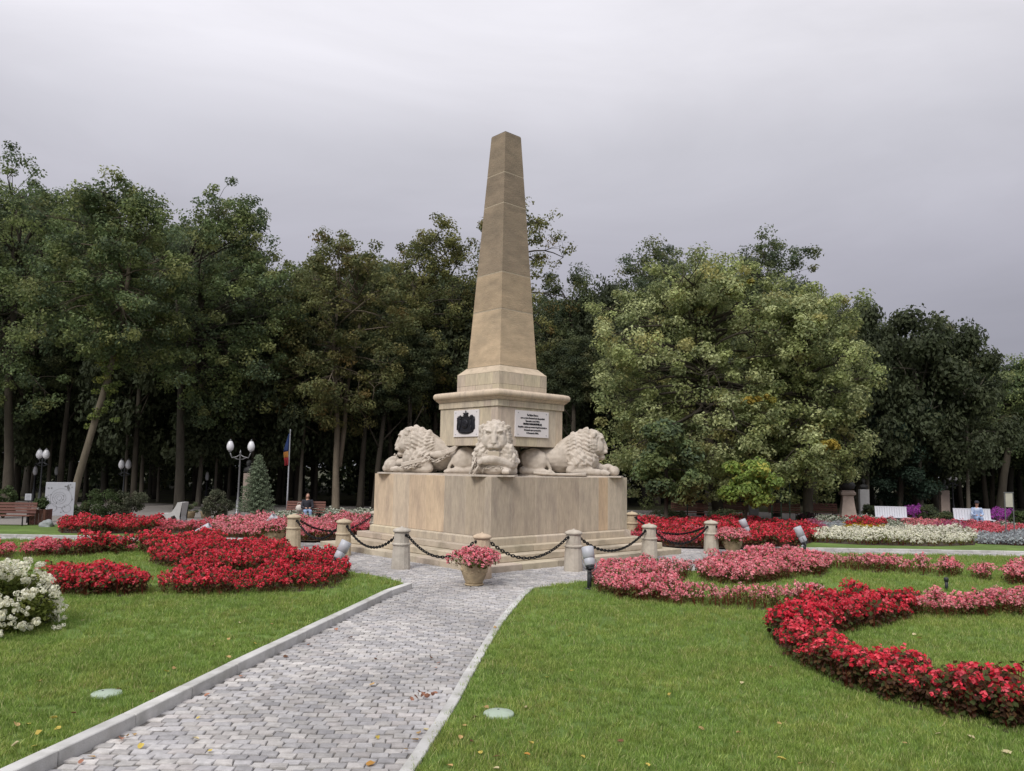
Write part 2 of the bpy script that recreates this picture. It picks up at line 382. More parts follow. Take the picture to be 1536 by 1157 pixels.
kerb(arc(-.14, aR1, r_, 10), .10, 1, .075, .8)
kerb([(-24, SYa), (-8.2, SYa-.1)], .14, 1, .085, 1.0); kerb([(-24, SYb), (-8.2, SYb)], .14, -1, .085, 1.0)
kerb([(8.3, SYa-.1), (24, SYa)], .14, 1, .085, 1.0); kerb([(8.3, SYb), (24, SYb)], .14, -1, .085, 1.0)

# ------------------------------------------------------------------ the obelisk monument
mon = empty('obelisk_monument', (CX, CY, 0), TH+math.pi/2+math.pi/2*0, 'tapering sandstone obelisk on a moulded pedestal, square plinth and three stone steps', 'monument')
# local frame: corner (-,-) must face the camera; TH frame has near corner at TH-135deg
mon.rotation_euler = (0, 0, TH)
WM = Matrix.Translation((CX, CY, 0)) @ Matrix.Rotation(TH, 4, 'Z')
WI = WM.inverted()
def face_param(px, py, face, half):
    """distance along a face of the square whose edge the photo shows at px"""
    d = WI.to_3x3() @ Vector(ray(px, py)); o = WI @ Vector((0, 0, EYE))
    if face == 'L': t = (-half-o.x)/d.x; return (o+d*t).y, (o+d*t).z
    t = (-half-o.y)/d.y; return (o+d*t).x, (o+d*t).z
def ringstones(name, M_, h, z0, z1, dep, cuts, cols, parent, bev=.008, gap=.005, lip=0):
    """square course of stones, pinwheel corners; cuts/cols give the joints on the four sides"""
    for k in range(4):
        cs = cuts[k]
        for i in range(len(cs)-1):
            a, b_ = cs[i]+gap/2, cs[i+1]-gap/2
            bb = MB(); bb.box(((a+b_)/2, -h+dep/2, (z0+z1)/2), (b_-a, dep, z1-z0-.004), bev=bev)
            bb.build(name, M_, parent, rot=(0, 0, k*math.pi/2), color=cols[k][i])
def evencuts(h, dep, L):
    n_ = max(1, round((2*h-dep)/L)); c = [-h+0+(2*h-dep)*i/n_ for i in range(n_+1)]
    for i in range(1, n_): c[i] += random.uniform(-.12, .12)*L
    return c
def rc(lo=.9, hi=1.1): g = random.uniform(lo, hi); return (g, g*random.uniform(.97, 1.02), g*random.uniform(.94, 1.02))
for i, h in enumerate((4.05, 3.63, 3.22)):
    z0, z1 = i*.1747, (i+1)*.1747
    cuts = [evencuts(h, .5, 1.35) for _ in range(4)]
    ringstones('step_stone', STEPM, h, z0-(.03 if i == 0 else 0), z1, .5, cuts, [[rc(.88, 1.1) for _ in c] for c in cuts], mon, bev=.014)
b = MB(); b.sqring([(3.55, .0), (3.55, .168), (3.2, .168), (3.2, .34), (2.8, .34), (2.8, .51)]); b.build('step_core', MORTAR, mon)
# plinth course and pedestal slabs: joints read off the two faces in view
hL = 2.85
jr = [-hL]+[face_param(x, 760, 'R', hL)[0] for x in (768, 803, 836, 869, 898, 912)]+[hL-.25]
jl = [-face_param(x, 760, 'L', hL)[0] for x in (589, 613, 638, 666, 698)]
jl = sorted([-hL]+jl+[hL-.25])
cutsP = [jr, evencuts(hL, .25, .6), evencuts(hL, .25, .6), jl]
# side k=0 faces -Y (right face), side 3 (rot 270) faces -X (left face)
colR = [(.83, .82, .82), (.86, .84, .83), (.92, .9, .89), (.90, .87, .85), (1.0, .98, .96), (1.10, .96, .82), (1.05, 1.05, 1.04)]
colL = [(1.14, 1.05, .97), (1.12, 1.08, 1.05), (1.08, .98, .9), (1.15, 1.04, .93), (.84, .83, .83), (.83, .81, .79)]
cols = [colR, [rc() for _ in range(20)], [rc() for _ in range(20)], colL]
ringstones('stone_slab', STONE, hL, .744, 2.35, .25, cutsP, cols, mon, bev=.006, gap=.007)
b = MB(); b.sqring([(hL-.006, .75), (hL-.006, 2.34)]); b.build('block_core', MORTAR, mon)
b = MB(); b.sqring([(2.80, 2.3), (2.835, 2.352)]); b.build('block_top', LIONM, mon)
cutsB = [[c*1.025 for c in cs[::2]]+([cs[-1]+.1] if (len(cs)-1) % 2 else []) for cs in cutsP]
for cs in cutsB: cs[0] = -2.93; cs[-1] = 2.93-.3
for k in range(4):
    for i in range(len(cutsB[k])-1):
        a, b_ = cutsB[k][i]+.003, cutsB[k][i+1]-.003
        if b_ <= a: continue
        bb = MB(); bm = bb.bm; sec = [(-2.93, .526), (-2.93, .70), (-2.87, .742), (-2.63, .742), (-2.63, .526)]
        va = [bm.verts.new((a+(.06 if i == 0 and q in (2,) else 0), y, z)) for q, (y, z) in enumerate(sec)]; vb = [bm.verts.new((b_, y, z)) for y, z in sec]
        for j in range(5): bm.faces.new((va[j], va[(j+1) % 5], vb[(j+1) % 5], vb[j]))
        bm.faces.new(va[::-1]); bm.faces.new(vb)
        bb.build('plinth_stone', STONE, mon, rot=(0, 0, k*math.pi/2), color=rc(.92, 1.12))
# dado over the lions
b = MB(); b.sqring([(.46, 2.345), (.46, 3.27)]); b.build('recessed_block', STONE, mon, color=(.8, .78, .75))
dz = [3.26, 4.43]
hD = 1.39
cutsD = [[-hD, -.62, .28, hD-.3]]*4
ringstones('dado_slab', STONE, hD, 3.26, 4.428, .3, cutsD, [[rc(1.0, 1.1) for _ in range(3)] for _ in range(4)], mon, bev=.006, gap=.004)
b = MB(); b.sqring([(hD-.05, 3.263), (hD-.05, 4.42)]); b.build('dado_core', MORTAR, mon)
hF = 1.43
cutsF = [[-hF, -.95, -.35, .3, .8, hF-.3]]*4
ringstones('frieze_stone', STONE, hF, 4.43, 4.625, .3, cutsF, [[rc(1.0, 1.12) for _ in range(5)] for _ in range(4)], mon, bev=.006, gap=.004)
b = MB(); b.sqring([(1.38, 4.425), (1.38, 4.62)]); b.build('frieze_core', MORTAR, mon)
prof = [(1.40, 4.627), (1.455, 4.632), (1.455, 4.655), (1.475, 4.66), (1.51, 4.69), (1.51, 4.71), (1.535, 4.715)]
for i in range(9):
    a = -math.pi/2+math.pi*i/8; prof.append((1.505+.105*math.cos(a), 4.82+.105*math.sin(a)))
prof += [(1.40, 4.95), (.9, 4.955)]
bb = MB(); bm = bb.bm
def rring(h, z, rr):       # square with rounded corners
    vs = []
    for k, (sx_, sy_) in enumerate(((-1, -1), (1, -1), (1, 1), (-1, 1))):
        for j in range(5):
            a = math.pi+k*math.pi/2+j*math.pi/8
            vs.append(bm.verts.new((sx_*(h-rr)+rr*math.cos(a), sy_*(h-rr)+rr*math.sin(a), z)))
    return vs
rg = [rring(h, z, .02 if z < 4.71 else .02+max(0, (h-1.5))*1.1) for h, z in prof]
for i in range(len(rg)-1):
    for k in range(20):
        f = bm.faces.new((rg[i][k], rg[i][(k+1) % 20], rg[i+1][(k+1) % 20], rg[i+1][k])); f.smooth = i > 5
bm.faces.new(rg[0][::-1]); bm.faces.new(rg[-1])
bb.build('cornice', STONE, mon, color=(1.12, 1.07, 1.05))
# obelisk foot: three stones a side over a low course, chamfered cap
hB = 1.024
ringstones('foot_stone', STONE, hB, 4.957, 5.16, .3, [[-hB, -.1, hB-.3]]*4, [[rc(.95, 1.05) for _ in range(2)] for _ in range(4)], mon, bev=.004, gap=.004)
ringstones('foot_stone', STONE, hB, 5.162, 5.53, .3, [[-hB, -.62, .02, hB-.3]]*4, [[rc(.95, 1.08) for _ in range(3)] for _ in range(4)], mon, bev=.004, gap=.004)
b = MB(); b.sqring([(.99, 4.95), (.99, 5.53)]); b.build('foot_core', MORTAR, mon)
b = MB(); b.sqring([(1.024, 5.532), (1.02, 5.55), (.815, 5.758), (.6, 5.76)]); b.build('foot_cap', STEPM, mon, color=(1.1, 1.05, 1.0))
# shaft: five great stones
def shaft_h(z): return .791+(.348-.791)*(z-5.758)/(13.58-5.758)
def zshaft(py):
    lo, hi = 5.8, 13.5
    for _ in range(40):
        mid = (lo+hi)/2; p = WM @ Vector((-shaft_h(mid), -shaft_h(mid), mid)); v = np.array(p)-[0, 0, EYE]; y = 578.5-FPX*(v@UP)/(v@FWD)
        if y > py: lo = mid
        else: hi = mid
    return (lo+hi)/2
zs = [5.762]+[zshaft(y) for y in (462, 406.6, 303, 257)]+[13.58]
scol = [(1.45, 1.40, 1.32), (1.12, 1.08, 1.02), (.80, .79, .79), (.72, .71, .72), (.78, .77, .77)]
for i in range(5):
    z0, z1 = zs[i]+.012, zs[i+1]-.012
    h0, h1 = shaft_h(z0), shaft_h(z1)
    b = MB(); b.sqring([(h0-.012, z0-.004), (h0, z0+.012), (h1, z1-.012), (h1-.012, z1+.004)]); o = b.build('shaft_stone', STONEO, mon, color=scol[i])
b = MB(); b.sqring([(shaft_h(5.76)-.003, 5.76), (shaft_h(13.5)-.003, 13.5)]); b.build('mortar_joints', mat('pale_joint_mortar', (.36, .30, .225), .95, .15, 9), mon)
b = MB(); b.sqring([(.338, 13.582), (.02, 13.68)]); b.build('apex_stone', STONEO, mon, color=(.9, .9, .9))

# plaques on the dado
def on_face(face, px, py):
    s, z = face_param(px, py, face, hD); return s, z
# right face plaque
x0, zt = on_face('R', 772, 615); x1, _ = on_face('R', 822, 618); _, zb = on_face('R', 772, 655)
pc = ((x0+x1)/2, -hD, (zt+zb)/2); pw, ph = x1-x0, zt-zb
pl = empty('inscribed_plaque', WM @ Vector(pc), TH, 'pale marble plaque with seven lines of dark lettering on the right face of the pedestal', 'plaque')
b = MB(); b.box((0, -.02, 0), (pw, .04, ph), bev=.004); b.build('marble_panel', PLAQUE, pl)
lines = [('Înălțat Întru', .058, 0), ('care a fost Domnul ale Basarabiei', .058, 0), ('Întocmit a anul 1834,', .058, 0), ('PRINTRU CARMUIRE ÎNTÎIE AȘ.', .062, 1),
         ('Regulile a așeza pe aceste Regulamentului, a', .052, 0), ('Domnul spre pomenire', .056, 0), ('8 Noemvrie 1834.', .056, 0)]
def text_mesh(txt, size, off, ext=.004):
    cu = bpy.data.curves.new('t', 'FONT'); cu.body = txt; cu.size = size; cu.extrude = ext; cu.offset = off; cu.align_x = 'CENTER'; cu.align_y = 'CENTER'
    cu.resolution_u = 2
    o = bpy.data.objects.new('t', cu); C.objects.link(o); dg = bpy.context.evaluated_depsgraph_get()
    me = bpy.data.meshes.new_from_object(o.evaluated_get(dg)); bpy.data.objects.remove(o); return me
for i, (t, s, bold) in enumerate(lines):
    me = text_mesh(t, s*1.12, .0028+.002*bold); me.materials.clear(); me.materials.append(INK)
    wd = max(v.co.x for v in me.vertices)-min(v.co.x for v in me.vertices)
    want = pw*(.33, .72, .42, .56, .86, .50, .36)[i]
    o = link('lettering', me, pl, (.01, -.045, ph*(.335-.113*i)), (math.pi/2, 0, 0), (want/wd, 1, 1))
for sx_ in (-1, 1):
    for sz_ in (-1, 1):
        b = MB(); b.lathe([(.014, 0), (.014, .008), (.006, .014)], 8, rot=Euler((math.pi/2, 0, 0))); b.build('screw', GREYM, pl, loc=(sx_*pw*.42, -.041, sz_*ph*.41))
# left face plaque with coat of arms
y0, zt = on_face('L', 682.5, 617); y1, _ = on_face('L', 720, 614); _, zb = on_face('L', 700, 655.5)
_, zt2 = on_face('L', 700, 615.5)
pc = (-hD, (y0+y1)/2, (zt2+zb)/2); pw, ph = abs(y0-y1), zt2-zb
pa = empty('arms_plaque', WM @ Vector(pc), TH-math.pi/2, 'pale marble plaque bearing a black crowned coat of arms, on the left face', 'plaque')
b = MB(); b.box((0, -.02, 0), (pw, .04, ph), bev=.004); b.build('marble_panel', PLAQUE, pa)
def relief(pts, ext, y):
    bb = MB(); bm = bb.bm; a = [bm.verts.new((p[0], y, p[1])) for p in pts]; c = [bm.verts.new((p[0]*.93, y-ext, p[1]*.93)) for p in pts]
    n_ = len(pts)
    for i in range(n_): bm.faces.new((a[i], a[(i+1) % n_], c[(i+1) % n_], c[i]))
    bm.faces.new(c); return bb
hh_ = ph*.5
half = [(0, .62), (.10, .60), (.16, .52), (.22, .50), (.32, .56), (.38, .64), (.46, .60), (.50, .50), (.58, .48), (.62, .30), (.60, .1), (.62, -.2), (.62, -.42), (.52, -.52), (.50, -.66), (.36, -.74), (.2, -.80), (0, -.82)]
k_ = pw*.5*1.18
pts = [(x*k_, z*hh_) for x, z in half]+[(-x*k_, z*hh_) for x, z in half[-2:0:-1]]
bb = relief(pts, .035, -.04)
bm_ = bb
for s_ in (-1, 1):      # supporters, drapery folds and the scroll
    bb.ell((s_*.34*k_, -.08, .02*hh_), (.07*k_, .03, .34*hh_)); bb.ell((s_*.33*k_, -.09, .36*hh_), (.07*k_, .03, .10*hh_))
    bb.ell((s_*.40*k_, -.085, -.35*hh_), (.05*k_, .025, .2*hh_)); bb.tube([(s_*.55*k_, -.075, .45*hh_), (s_*.52*k_, -.08, 0), (s_*.55*k_, -.075, -.5*hh_)], .012, 6)
    bb.tube([(s_*.5*k_, -.075, .52*hh_), (s_*.28*k_, -.085, .47*hh_), (0, -.08, .56*hh_)], .014, 6)
    bb.tube([(s_*.45*k_, -.075, -.6*hh_), (s_*.22*k_, -.085, -.66*hh_), (0, -.08, -.62*hh_)], .016, 6)
bb.lathe([(.20*k_, 0), (.20*k_, .02), (.14*k_, .03)], 14, c=(0, -.075, -.05*hh_), rot=Euler((math.pi/2, 0, 0)))
for i in range(6): bb.ell((random.uniform(-.14, .14)*k_, -.11, random.uniform(-.25, .2)*hh_), (.04*k_, .012, .05*hh_), sub=1)
bb.build('coat_of_arms', INK, pa)
bb = MB(); bb.ell((0, -.06, .70*hh_), (.15*k_, .03, .10*hh_)); bb.box((0, -.06, .61*hh_), (.3*k_, .05, .06*hh_)); bb.ell((0, -.06, .86*hh_), (.04*k_, .02, .055*hh_)); bb.box((0, -.06, .93*hh_), (.02*k_, .02, .08*hh_))
for s_ in (-1, 1): bb.ell((s_*.13*k_, -.06, .76*hh_), (.05*k_, .025, .05*hh_))
bb.build('crown', INK, pa)
for sx_ in (-1, 1):
    for sz_ in (-1, 1):
        b = MB(); b.lathe([(.014, 0), (.014, .008), (.006, .014)], 8, rot=Euler((math.pi/2, 0, 0))); b.build('screw', GREYM, pa, loc=(sx_*pw*.42, -.041, sz_*ph*.41))

# ------------------------------------------------------------------ lions
def remesh(me_in, vox, smooth_it=0, fac=.5):
    o = bpy.data.objects.new('t', me_in); C.objects.link(o)
    md = o.modifiers.new('r', 'REMESH'); md.mode = 'VOXEL'; md.voxel_size = vox; md.use_smooth_shade = True
    if smooth_it:
        s_ = o.modifiers.new('s', 'SMOOTH'); s_.iterations = smooth_it; s_.factor = fac
    dg = bpy.context.evaluated_depsgraph_get(); me = bpy.data.meshes.new_from_object(o.evaluated_get(dg)); bpy.data.objects.remove(o); return me

def carve(me, cuts):
    n_ = len(me.vertices); co = np.zeros(n_*3, np.float32); me.vertices.foreach_get('co', co); co = co.reshape(-1, 3)
    for c, rad, dvec in cuts:
        rr = np.array(rad if hasattr(rad, '__len__') else (rad,)*3); d2 = (((co-np.array(c))/rr)**2).sum(1)
        co += np.exp(-d2)[:, None]*np.array(dvec)
    me.vertices.foreach_set('co', co.ravel()); me.update()

def lion_mesh(pose, seed):
    rnd = random.Random(seed); g = MB()
    E_ = g.ell
    # hind quarters, trunk, shoulders
    E_((.98, 0, .46), (.46, .38, .43)); g.cap((1.05, 0, .50), (1.5, 0, .52), .36, .37, 16); g.cap((1.3, 0, .52), (2.3, 0, .60), .37, .42, 16); g.cap((1.75, 0, .56), (2.45, 0, .92), .38, .46, 16)
    E_((1.95, 0, .50), (.6, .40, .42)); E_((2.45, 0, .68), (.5, .50, .58)); E_((2.72, 0, .96), (.42, .49, .56)); E_((2.70, 0, .48), (.46, .54, .46))
    E_((2.45, 0, .95), (.45, .42, .45), Euler((0, .5, 0)))
    for s in (-1, 1):
        E_((1.08, s*.42, .47), (.46, .22, .39), Euler((0, .3, 0)))                # thigh
        g.cap((.72, s*.46, .14), (1.42, s*.50, .10), .13, .10); E_((1.55, s*.50, .09), (.17, .12, .09))
        for t in (-1, 0, 1): E_((1.68, s*.50+t*.065, .07), (.075, .04, .06))
        g.cap((1.42, s*.42, .55), (1.6, s*.46, .2), .07, .05)
        E_((2.45, s*.45, .45), (.30, .17, .36))                                    # shoulder
        g.cap((2.35, s*.47, .40), (2.2, s*.50, .16), .18, .13)
    def paw(x, y, z, s=1.0, dx=1.0):
        E_((x, y, z), (.17*s, .13*s, .11*s))
        for t in (-1.5, -.5, .5, 1.5): E_((x+.12*s*dx, y+t*.058*s, z-.01), (.085*s, .034*s, .07*s))
    if pose == 'front':
        E_((2.98, 0, .34), (.36, .56, .46)); E_((3.05, .38, .45), (.24, .24, .42)); E_((3.05, -.38, .45), (.24, .24, .42)); E_((3.2, 0, .2), (.2, .45, .2))
        g.cap((2.25, .48, .14), (3.2, .42, .12), .14, .10); paw(3.38, .36, .11, .95)
        # crossed foreleg: from its left shoulder over the wreath to the right side of the picture frame
        g.cap((2.7, .52, .34), (3.15, .46, .30), .17, .15); g.cap((3.15, .46, .30), (3.42, .0, .42), .14, .12); g.cap((3.42, .0, .42), (3.42, -.12, .42), .12, .12)
        E_((3.43, -.22, .40), (.14, .19, .12))
        for t in (-1.5, -.5, .5, 1.5): E_((3.43+t*.06, -.38, .35), (.036, .08, .075))
        g.cap((2.25, -.48, .14), (3.0, -.46, .12), .14, .12)
    else:
        rb = .25 if pose == 'left' else .17
        g.cap((2.25, .48, .14), (3.1, .40, .12), .14, .11); paw(3.28, .36, .11)
        g.cap((2.25, -.48, .14), (3.1, -.40, .12), .14, .11); paw(3.26, -.36, .11)
        g.cap((2.9, .0, .36), (3.35, .05, rb*1.25), .17, .11); paw(3.42, .04, rb*1.75, .95)
        E_((3.5 if pose == 'left' else 3.62, 0, rb*.95), (rb*1.02, rb*1.15, rb))
        if pose == 'left': E_((3.66, 0, .14), (.14, .2, .13))
    # head
    hz = 0.0
    E_((2.98, 0, 1.10+hz), (.31, .37, .34)); E_((3.20, 0, .80+hz), (.20, .21, .18)); g.cap((3.17, 0, 1.26+hz), (3.33, 0, .90+hz), .115, .085)
    for s in (-1, 1):
        E_((3.08, s*.20, .93+hz), (.19, .17, .25)); E_((3.235, s*.155, 1.19+hz), (.065, .13, .045), Euler((s*.30, 0, 0))); E_((3.33, s*.08, .765+hz), (.08, .09, .08))
        E_((2.94, s*.38, 1.30+hz), (.07, .09, .10)); E_((3.15, s*.2, 1.0+hz), (.1, .07, .1))
    E_((3.385, 0, .865+hz), (.05, .085, .05)); E_((3.22, 0, .60+hz), (.12, .115, .10))
    me = remesh(g.mesh('t', []), .0145, 4, .5)
    cu = []
    for s in (-1, 1):
        cu += [((3.28, s*.155, 1.125), (.10, .075, .038), (-.075, 0, -.005)), ((3.30, s*.05, 1.14), (.08, .03, .06), (-.03, 0, 0)), ((3.34, s*.145, .86), (.10, .03, .10), (-.04, s*-.01, 0)),
               ((3.42, s*.045, .845), (.05, .022, .018), (-.05, 0, 0)), ((3.36, s*.10, .955), (.07, .035, .05), (-.02, 0, 0)), ((3.3, s*.33, 1.0), (.2, .04, .2), (-.05, 0, 0))]
    cu += [((3.36, 0, .695), (.12, .15, .022), (-.11, 0, 0)), ((3.42, 0, .775), (.06, .012, .05), (-.03, 0, 0)), ((3.32, 0, 1.27), (.1, .022, .10), (-.03, 0, 0))]
    carve(me, cu)
    # mane
    n_ = len(me.vertices); co = np.zeros(n_*3, np.float32); me.vertices.foreach_get('co', co); co = co.reshape(-1, 3)
    no = np.zeros(n_*3, np.float32); me.vertices.foreach_get('normal', no); no = no.reshape(-1, 3)
    fx = np.array([3.12, 0, 1.0])
    g2 = MB(); g2.bm.from_mesh(me)
    face_r = np.sqrt(((co[:, 1])/.37)**2+((co[:, 2]-.98)/.40)**2)
    isface = (co[:, 0] > 2.98) & (face_r < 1.0)
    cand = np.where((co[:, 0] > 2.02+.25*np.clip(.9-co[:, 2], 0, 1)) & (co[:, 2] > .22) & (co[:, 0] < 3.28) & ~isface & ~((co[:, 0] > 2.9) & (co[:, 2] < .58) & ((np.abs(co[:, 1]) < .30) | (pose != 'front'))) & ~((np.abs(co[:, 1]) > .52) & (co[:, 2] < .34)))[0]
    d3 = co-np.array([3.30, 0, .98]); vd = np.linalg.norm(d3*np.array([1, 1.0, .9]), axis=1)/.165; row = np.floor(vd); v = vd-row
    phi = np.arctan2(co[:, 2]-.90, co[:, 1])/(2*math.pi); nn_ = np.array([14, 16, 18, 20, 22, 22, 24, 26, 26, 28])[np.clip(row, 0, 9).astype(int)]*(1 if pose != 'front' else 1.15)
    hsh = np.sin(row*12.9898)*43758.5; nn_ = np.round(nn_); uf = phi*nn_+(row % 2)*.5+.30*np.sin(v*4.2+row)+.25*(hsh-np.floor(hsh)); u = uf-np.floor(uf)
    prof_ = np.clip(1-(2*u-1)**2, 0, 1)**.6*(np.clip(v*3.2, 0, 1)**.7*(1-.72*v))**.9
    strand = .007*np.sin(u*2*math.pi*2+v*2)
    zone = np.zeros(len(co)); zone[cand] = 1
    # soften the border of the mane
    edge = np.clip((co[:, 0]-2.02)/.12, 0, 1)*np.clip((3.30-co[:, 0])/.06, 0, 1)*np.clip((face_r-.98)/.08+(co[:, 0] < 2.96)*2, 0, 1)
    co2 = co+no*(zone*edge*(.105*prof_-.024+strand*(prof_ > .2)))[:, None]
    g2 = MB(); me.vertices.foreach_set('co', co2.astype(np.float32).ravel()); me.update(); g2.bm.from_mesh(me)
    for s in (-1, 1): g2.ell((3.205, s*.155, 1.12), (.036, .05, .028)); g2.ell((3.225, s*.155, 1.155), (.03, .07, .014))
    # face frame locks, swept back over the brow
    for k in range(44):
        a = -.35*math.pi+1.7*math.pi*k/43; y = .385*math.cos(a); z = 1.02+.40*math.sin(a)
        for q in range(4):
            t = q/3; r = (.05 if k % 2 else .042)*(1-.45*t)
            g2.ell((3.06-.16*t-.05*abs(math.cos(a)), y*(1+.22*t), (z-1.02)*(1+.16*t)+1.02), (r, r, r), sub=1)
    me2 = remesh(g2.mesh('t2', []), .03 if pose == 'rear' else (.0145 if pose == 'front' else .018), 1, .3)
    if pose == 'left':
        pass
    me2.materials.clear(); me2.materials.append(LIONM)
    return me2
def lion(angle, pose, label, s=1):
    root = empty('lion_statue', (CX, CY, 2.352), angle, label, 'lion statue', 'lions lying round the obelisk')
    b = MB()
    b.prism([(.62, -.5), (.9, -.62), (3.78, -.62), (3.88, -.3), (3.9, .3), (3.78, .62), (.9, .62), (.62, .5)], 0, .045); b.build('base_slab', LIONM, root)
    link('body', lion_mesh(pose, {'front': 3, 'left': 5, 'right': 8, 'rear': 9}[pose]), root, (0, 0, .03))
    return root
l_front = lion(TH-math.pi*.75, 'front', 'reclining stone lion facing the camera with a tablet in its jaws'); l_front.scale = (1, .98, 1.03)
l_left = lion(TH+math.pi*.75, 'left', 'reclining stone lion facing left with carved palm and wreath on its flank')
l_right = lion(TH-math.pi*.25, 'right', 'reclining stone lion facing right, forepaw on a ball, curly mane')
# tablet in the front lion's jaws, wreath under its paw, palm at its side
b = MB(); b.box((3.31, 0, .575), (.06, .34, .20), bev=.01); b.build('tablet', STEPM, l_front)
def leafy(parent, pts, name, n, rl=.05, spread=.05, rnd=random.Random(4)):
    g = MB(); pts = [Vector(p) for p in pts]
    for i in range(n):
        t = i/(n-1)*(len(pts)-1); k = min(int(t), len(pts)-2); p = pts[k].lerp(pts[k+1], t-k); d = (pts[k+1]-pts[k]).normalized()
        o_ = Vector((rnd.uniform(-1, 1), rnd.uniform(-1, 1), rnd.uniform(-.6, 1)))*spread
        q = (d+o_*8).to_track_quat('X', 'Z').to_euler()
        g.ell(p+o_, (rl*rnd.uniform(.8, 1.3), rl*.5, rl*.32), q, sub=1)
    g.build(name, LIONM, parent)
def arcpts(c, rx, ry, a0, a1, plane, n=9):
    o_ = []
    for i in range(n+1):
        a = a0+(a1-a0)*i/n; u, v = rx*math.cos(a), ry*math.sin(a)
        o_.append((c[0]+u, c[1], c[2]+v) if plane == 'xz' else ((c[0]+u, c[1]+v, c[2]) if plane == 'xy' else (c[0], c[1]+u, c[2]+v)))
    return o_
leafy(l_front, arcpts((3.36, .02, .14), .28, .10, math.pi, 0, 'yz'), 'wreath', 46, .055, .05)
leafy(l_front, [(3.3, -.62, .08), (3.32, -.55, .35), (3.2, -.5, .62)], 'laurel_branch', 30, .06, .05)
g = MB(); g.cap((3.42, -.55, .07), (3.38, -.36, .36), .03, .03); g.cap((3.46, -.66, .07), (3.3, -.5, .5), .022, .022); g.build('scroll', LIONM, l_front)
# left lion: its side turned to the camera is local +y or -y
ny = 1 if (Matrix.Rotation(TH+math.pi*.75, 3, 'Z') @ Vector((0, 1, 0))).y < 0 else -1
g = MB(); q = Euler((0, math.radians(14), 0))
g.box((2.62, ny*.60, .40), (.95, .07, .13), rot=q, bev=.015); g.build('scroll', LIONM, l_left)
leafy(l_left, [(2.45, ny*.58, .62), (2.25, ny*.62, .46), (2.0, ny*.60, .40), (1.78, ny*.58, .50), (1.6, ny*.56, .62)], 'wreath', 90, .055, .055)
g = MB()
for i in range(7): g.cap((2.05, ny*.56, .55+.012*i), (1.42-.02*i, ny*(.60-.01*i), .74+.032*i), .03, .022)
g.ell((1.9, ny*.5, .62), (.35, .12, .13)); g.build('drapery', LIONM, l_left)
leafy(l_left, [(3.0, ny*.60, .16), (2.75, ny*.62, .2), (2.5, ny*.62, .28)], 'laurel_branch', 60, .06, .06)
leafy(l_left, arcpts((3.38, 0, .26), .12, .33, 0, math.pi, 'yz'), 'garland', 40, .05, .05)
nr_ = 1 if (Matrix.Rotation(TH-math.pi*.25, 3, 'Z') @ Vector((0, 1, 0))).y < 0 else -1
g = MB(); g.tube([(1.0, nr_*.3, .3), (1.1, nr_*.62, .1), (1.6, nr_*.70, .07), (2.3, nr_*.66, .07), (2.7, nr_*.66, .08)], [.05, .045, .04, .04, .07], 8); g.build('tail', LIONM, l_right)
rear = lion(TH+math.pi*.25, 'rear', 'fourth stone lion, on the far side, mostly hidden behind the pedestal')

# ------------------------------------------------------------------ bollards and chains
RD = 6.62
cor = [CEN+RD*np.array([math.cos(TH-R(135)+k*math.pi/2), math.sin(TH-R(135)+k*math.pi/2)]) for k in range(4)]
BOLM = mat('bollard_stone', (.46, .415, .35), .9, .12, 5, bump=.25, bscale=30, ocol=True, col2=(.34, .30, .25), c2scale=3)
b0 = empty('stone_bollard', (0, 0, 0))
b = MB(); b.lathe([(.245, 0), (.245, .05), (.215, .60), (.205, .605), (.19, .93)], 12, smooth=False, phase=.26); b.build('shaft', BOLM, b0)
b = MB(); b.lathe([(.212, .60), (.236, .612), (.236, .65), (.205, .668)], 24); b.build('band', BOLM, b0)
b = MB(); b.lathe([(.19, .93), (.222, .935), (.226, .965), (.21, .995), (.12, 1.035), (.035, 1.05), (.03, 1.065), (.008, 1.075)], 24); b.build('cap', BOLM, b0)
for s in (-1, 1):
    b = MB(); b.lathe([(.035, 0), (.04, .015), (.02, .04)], 10, rot=Euler((0, s*math.pi/2, 0))); b.build('eyelet', IRON, b0, loc=(s*.185, 0, .86))
bpos = []
for k in range(4):
    for j in range(3): bpos.append((cor[k]+(cor[(k+1) % 4]-cor[k])*j/3, k, j))
blabels = {(0, 0): 'stone bollard nearest the camera, behind the pink flower pot', (0, 1): 'stone bollard right of the pink flower pot, beside the white floodlight',
           (0, 2): 'stone bollard behind the pink flowers, before the right end of the steps', (1, 0): 'stone bollard at the right-hand corner of the chain ring, by the right flower pot',
           (1, 1): 'bollard just past the right edge of the plinth, red flowers behind', (3, 2): 'pale grey stone bollard left of the pink flower pot',
           (3, 1): 'stone bollard at the left foot of the steps with a white floodlight before it', (3, 0): 'stone bollard at the far left corner of the chain ring'}
bcol = {(0, 0): (1.12, .98, .85), (3, 0): (1.0, .93, .78), (3, 1): (1.0, .93, .78), (3, 2): (.98, 1, 1.03), (0, 1): (1, 1, 1), (1, 1): (1.05, .95, .78)}
adj = {(3, 2): (601, 854), (3, 1): (514, 834), (3, 0): (439, 823), (0, 0): (722, 868), (0, 1): (860, 857), (0, 2): (974, 841), (1, 0): (1067, 831), (1, 1): (948, 811)}
first = True; pos = {}
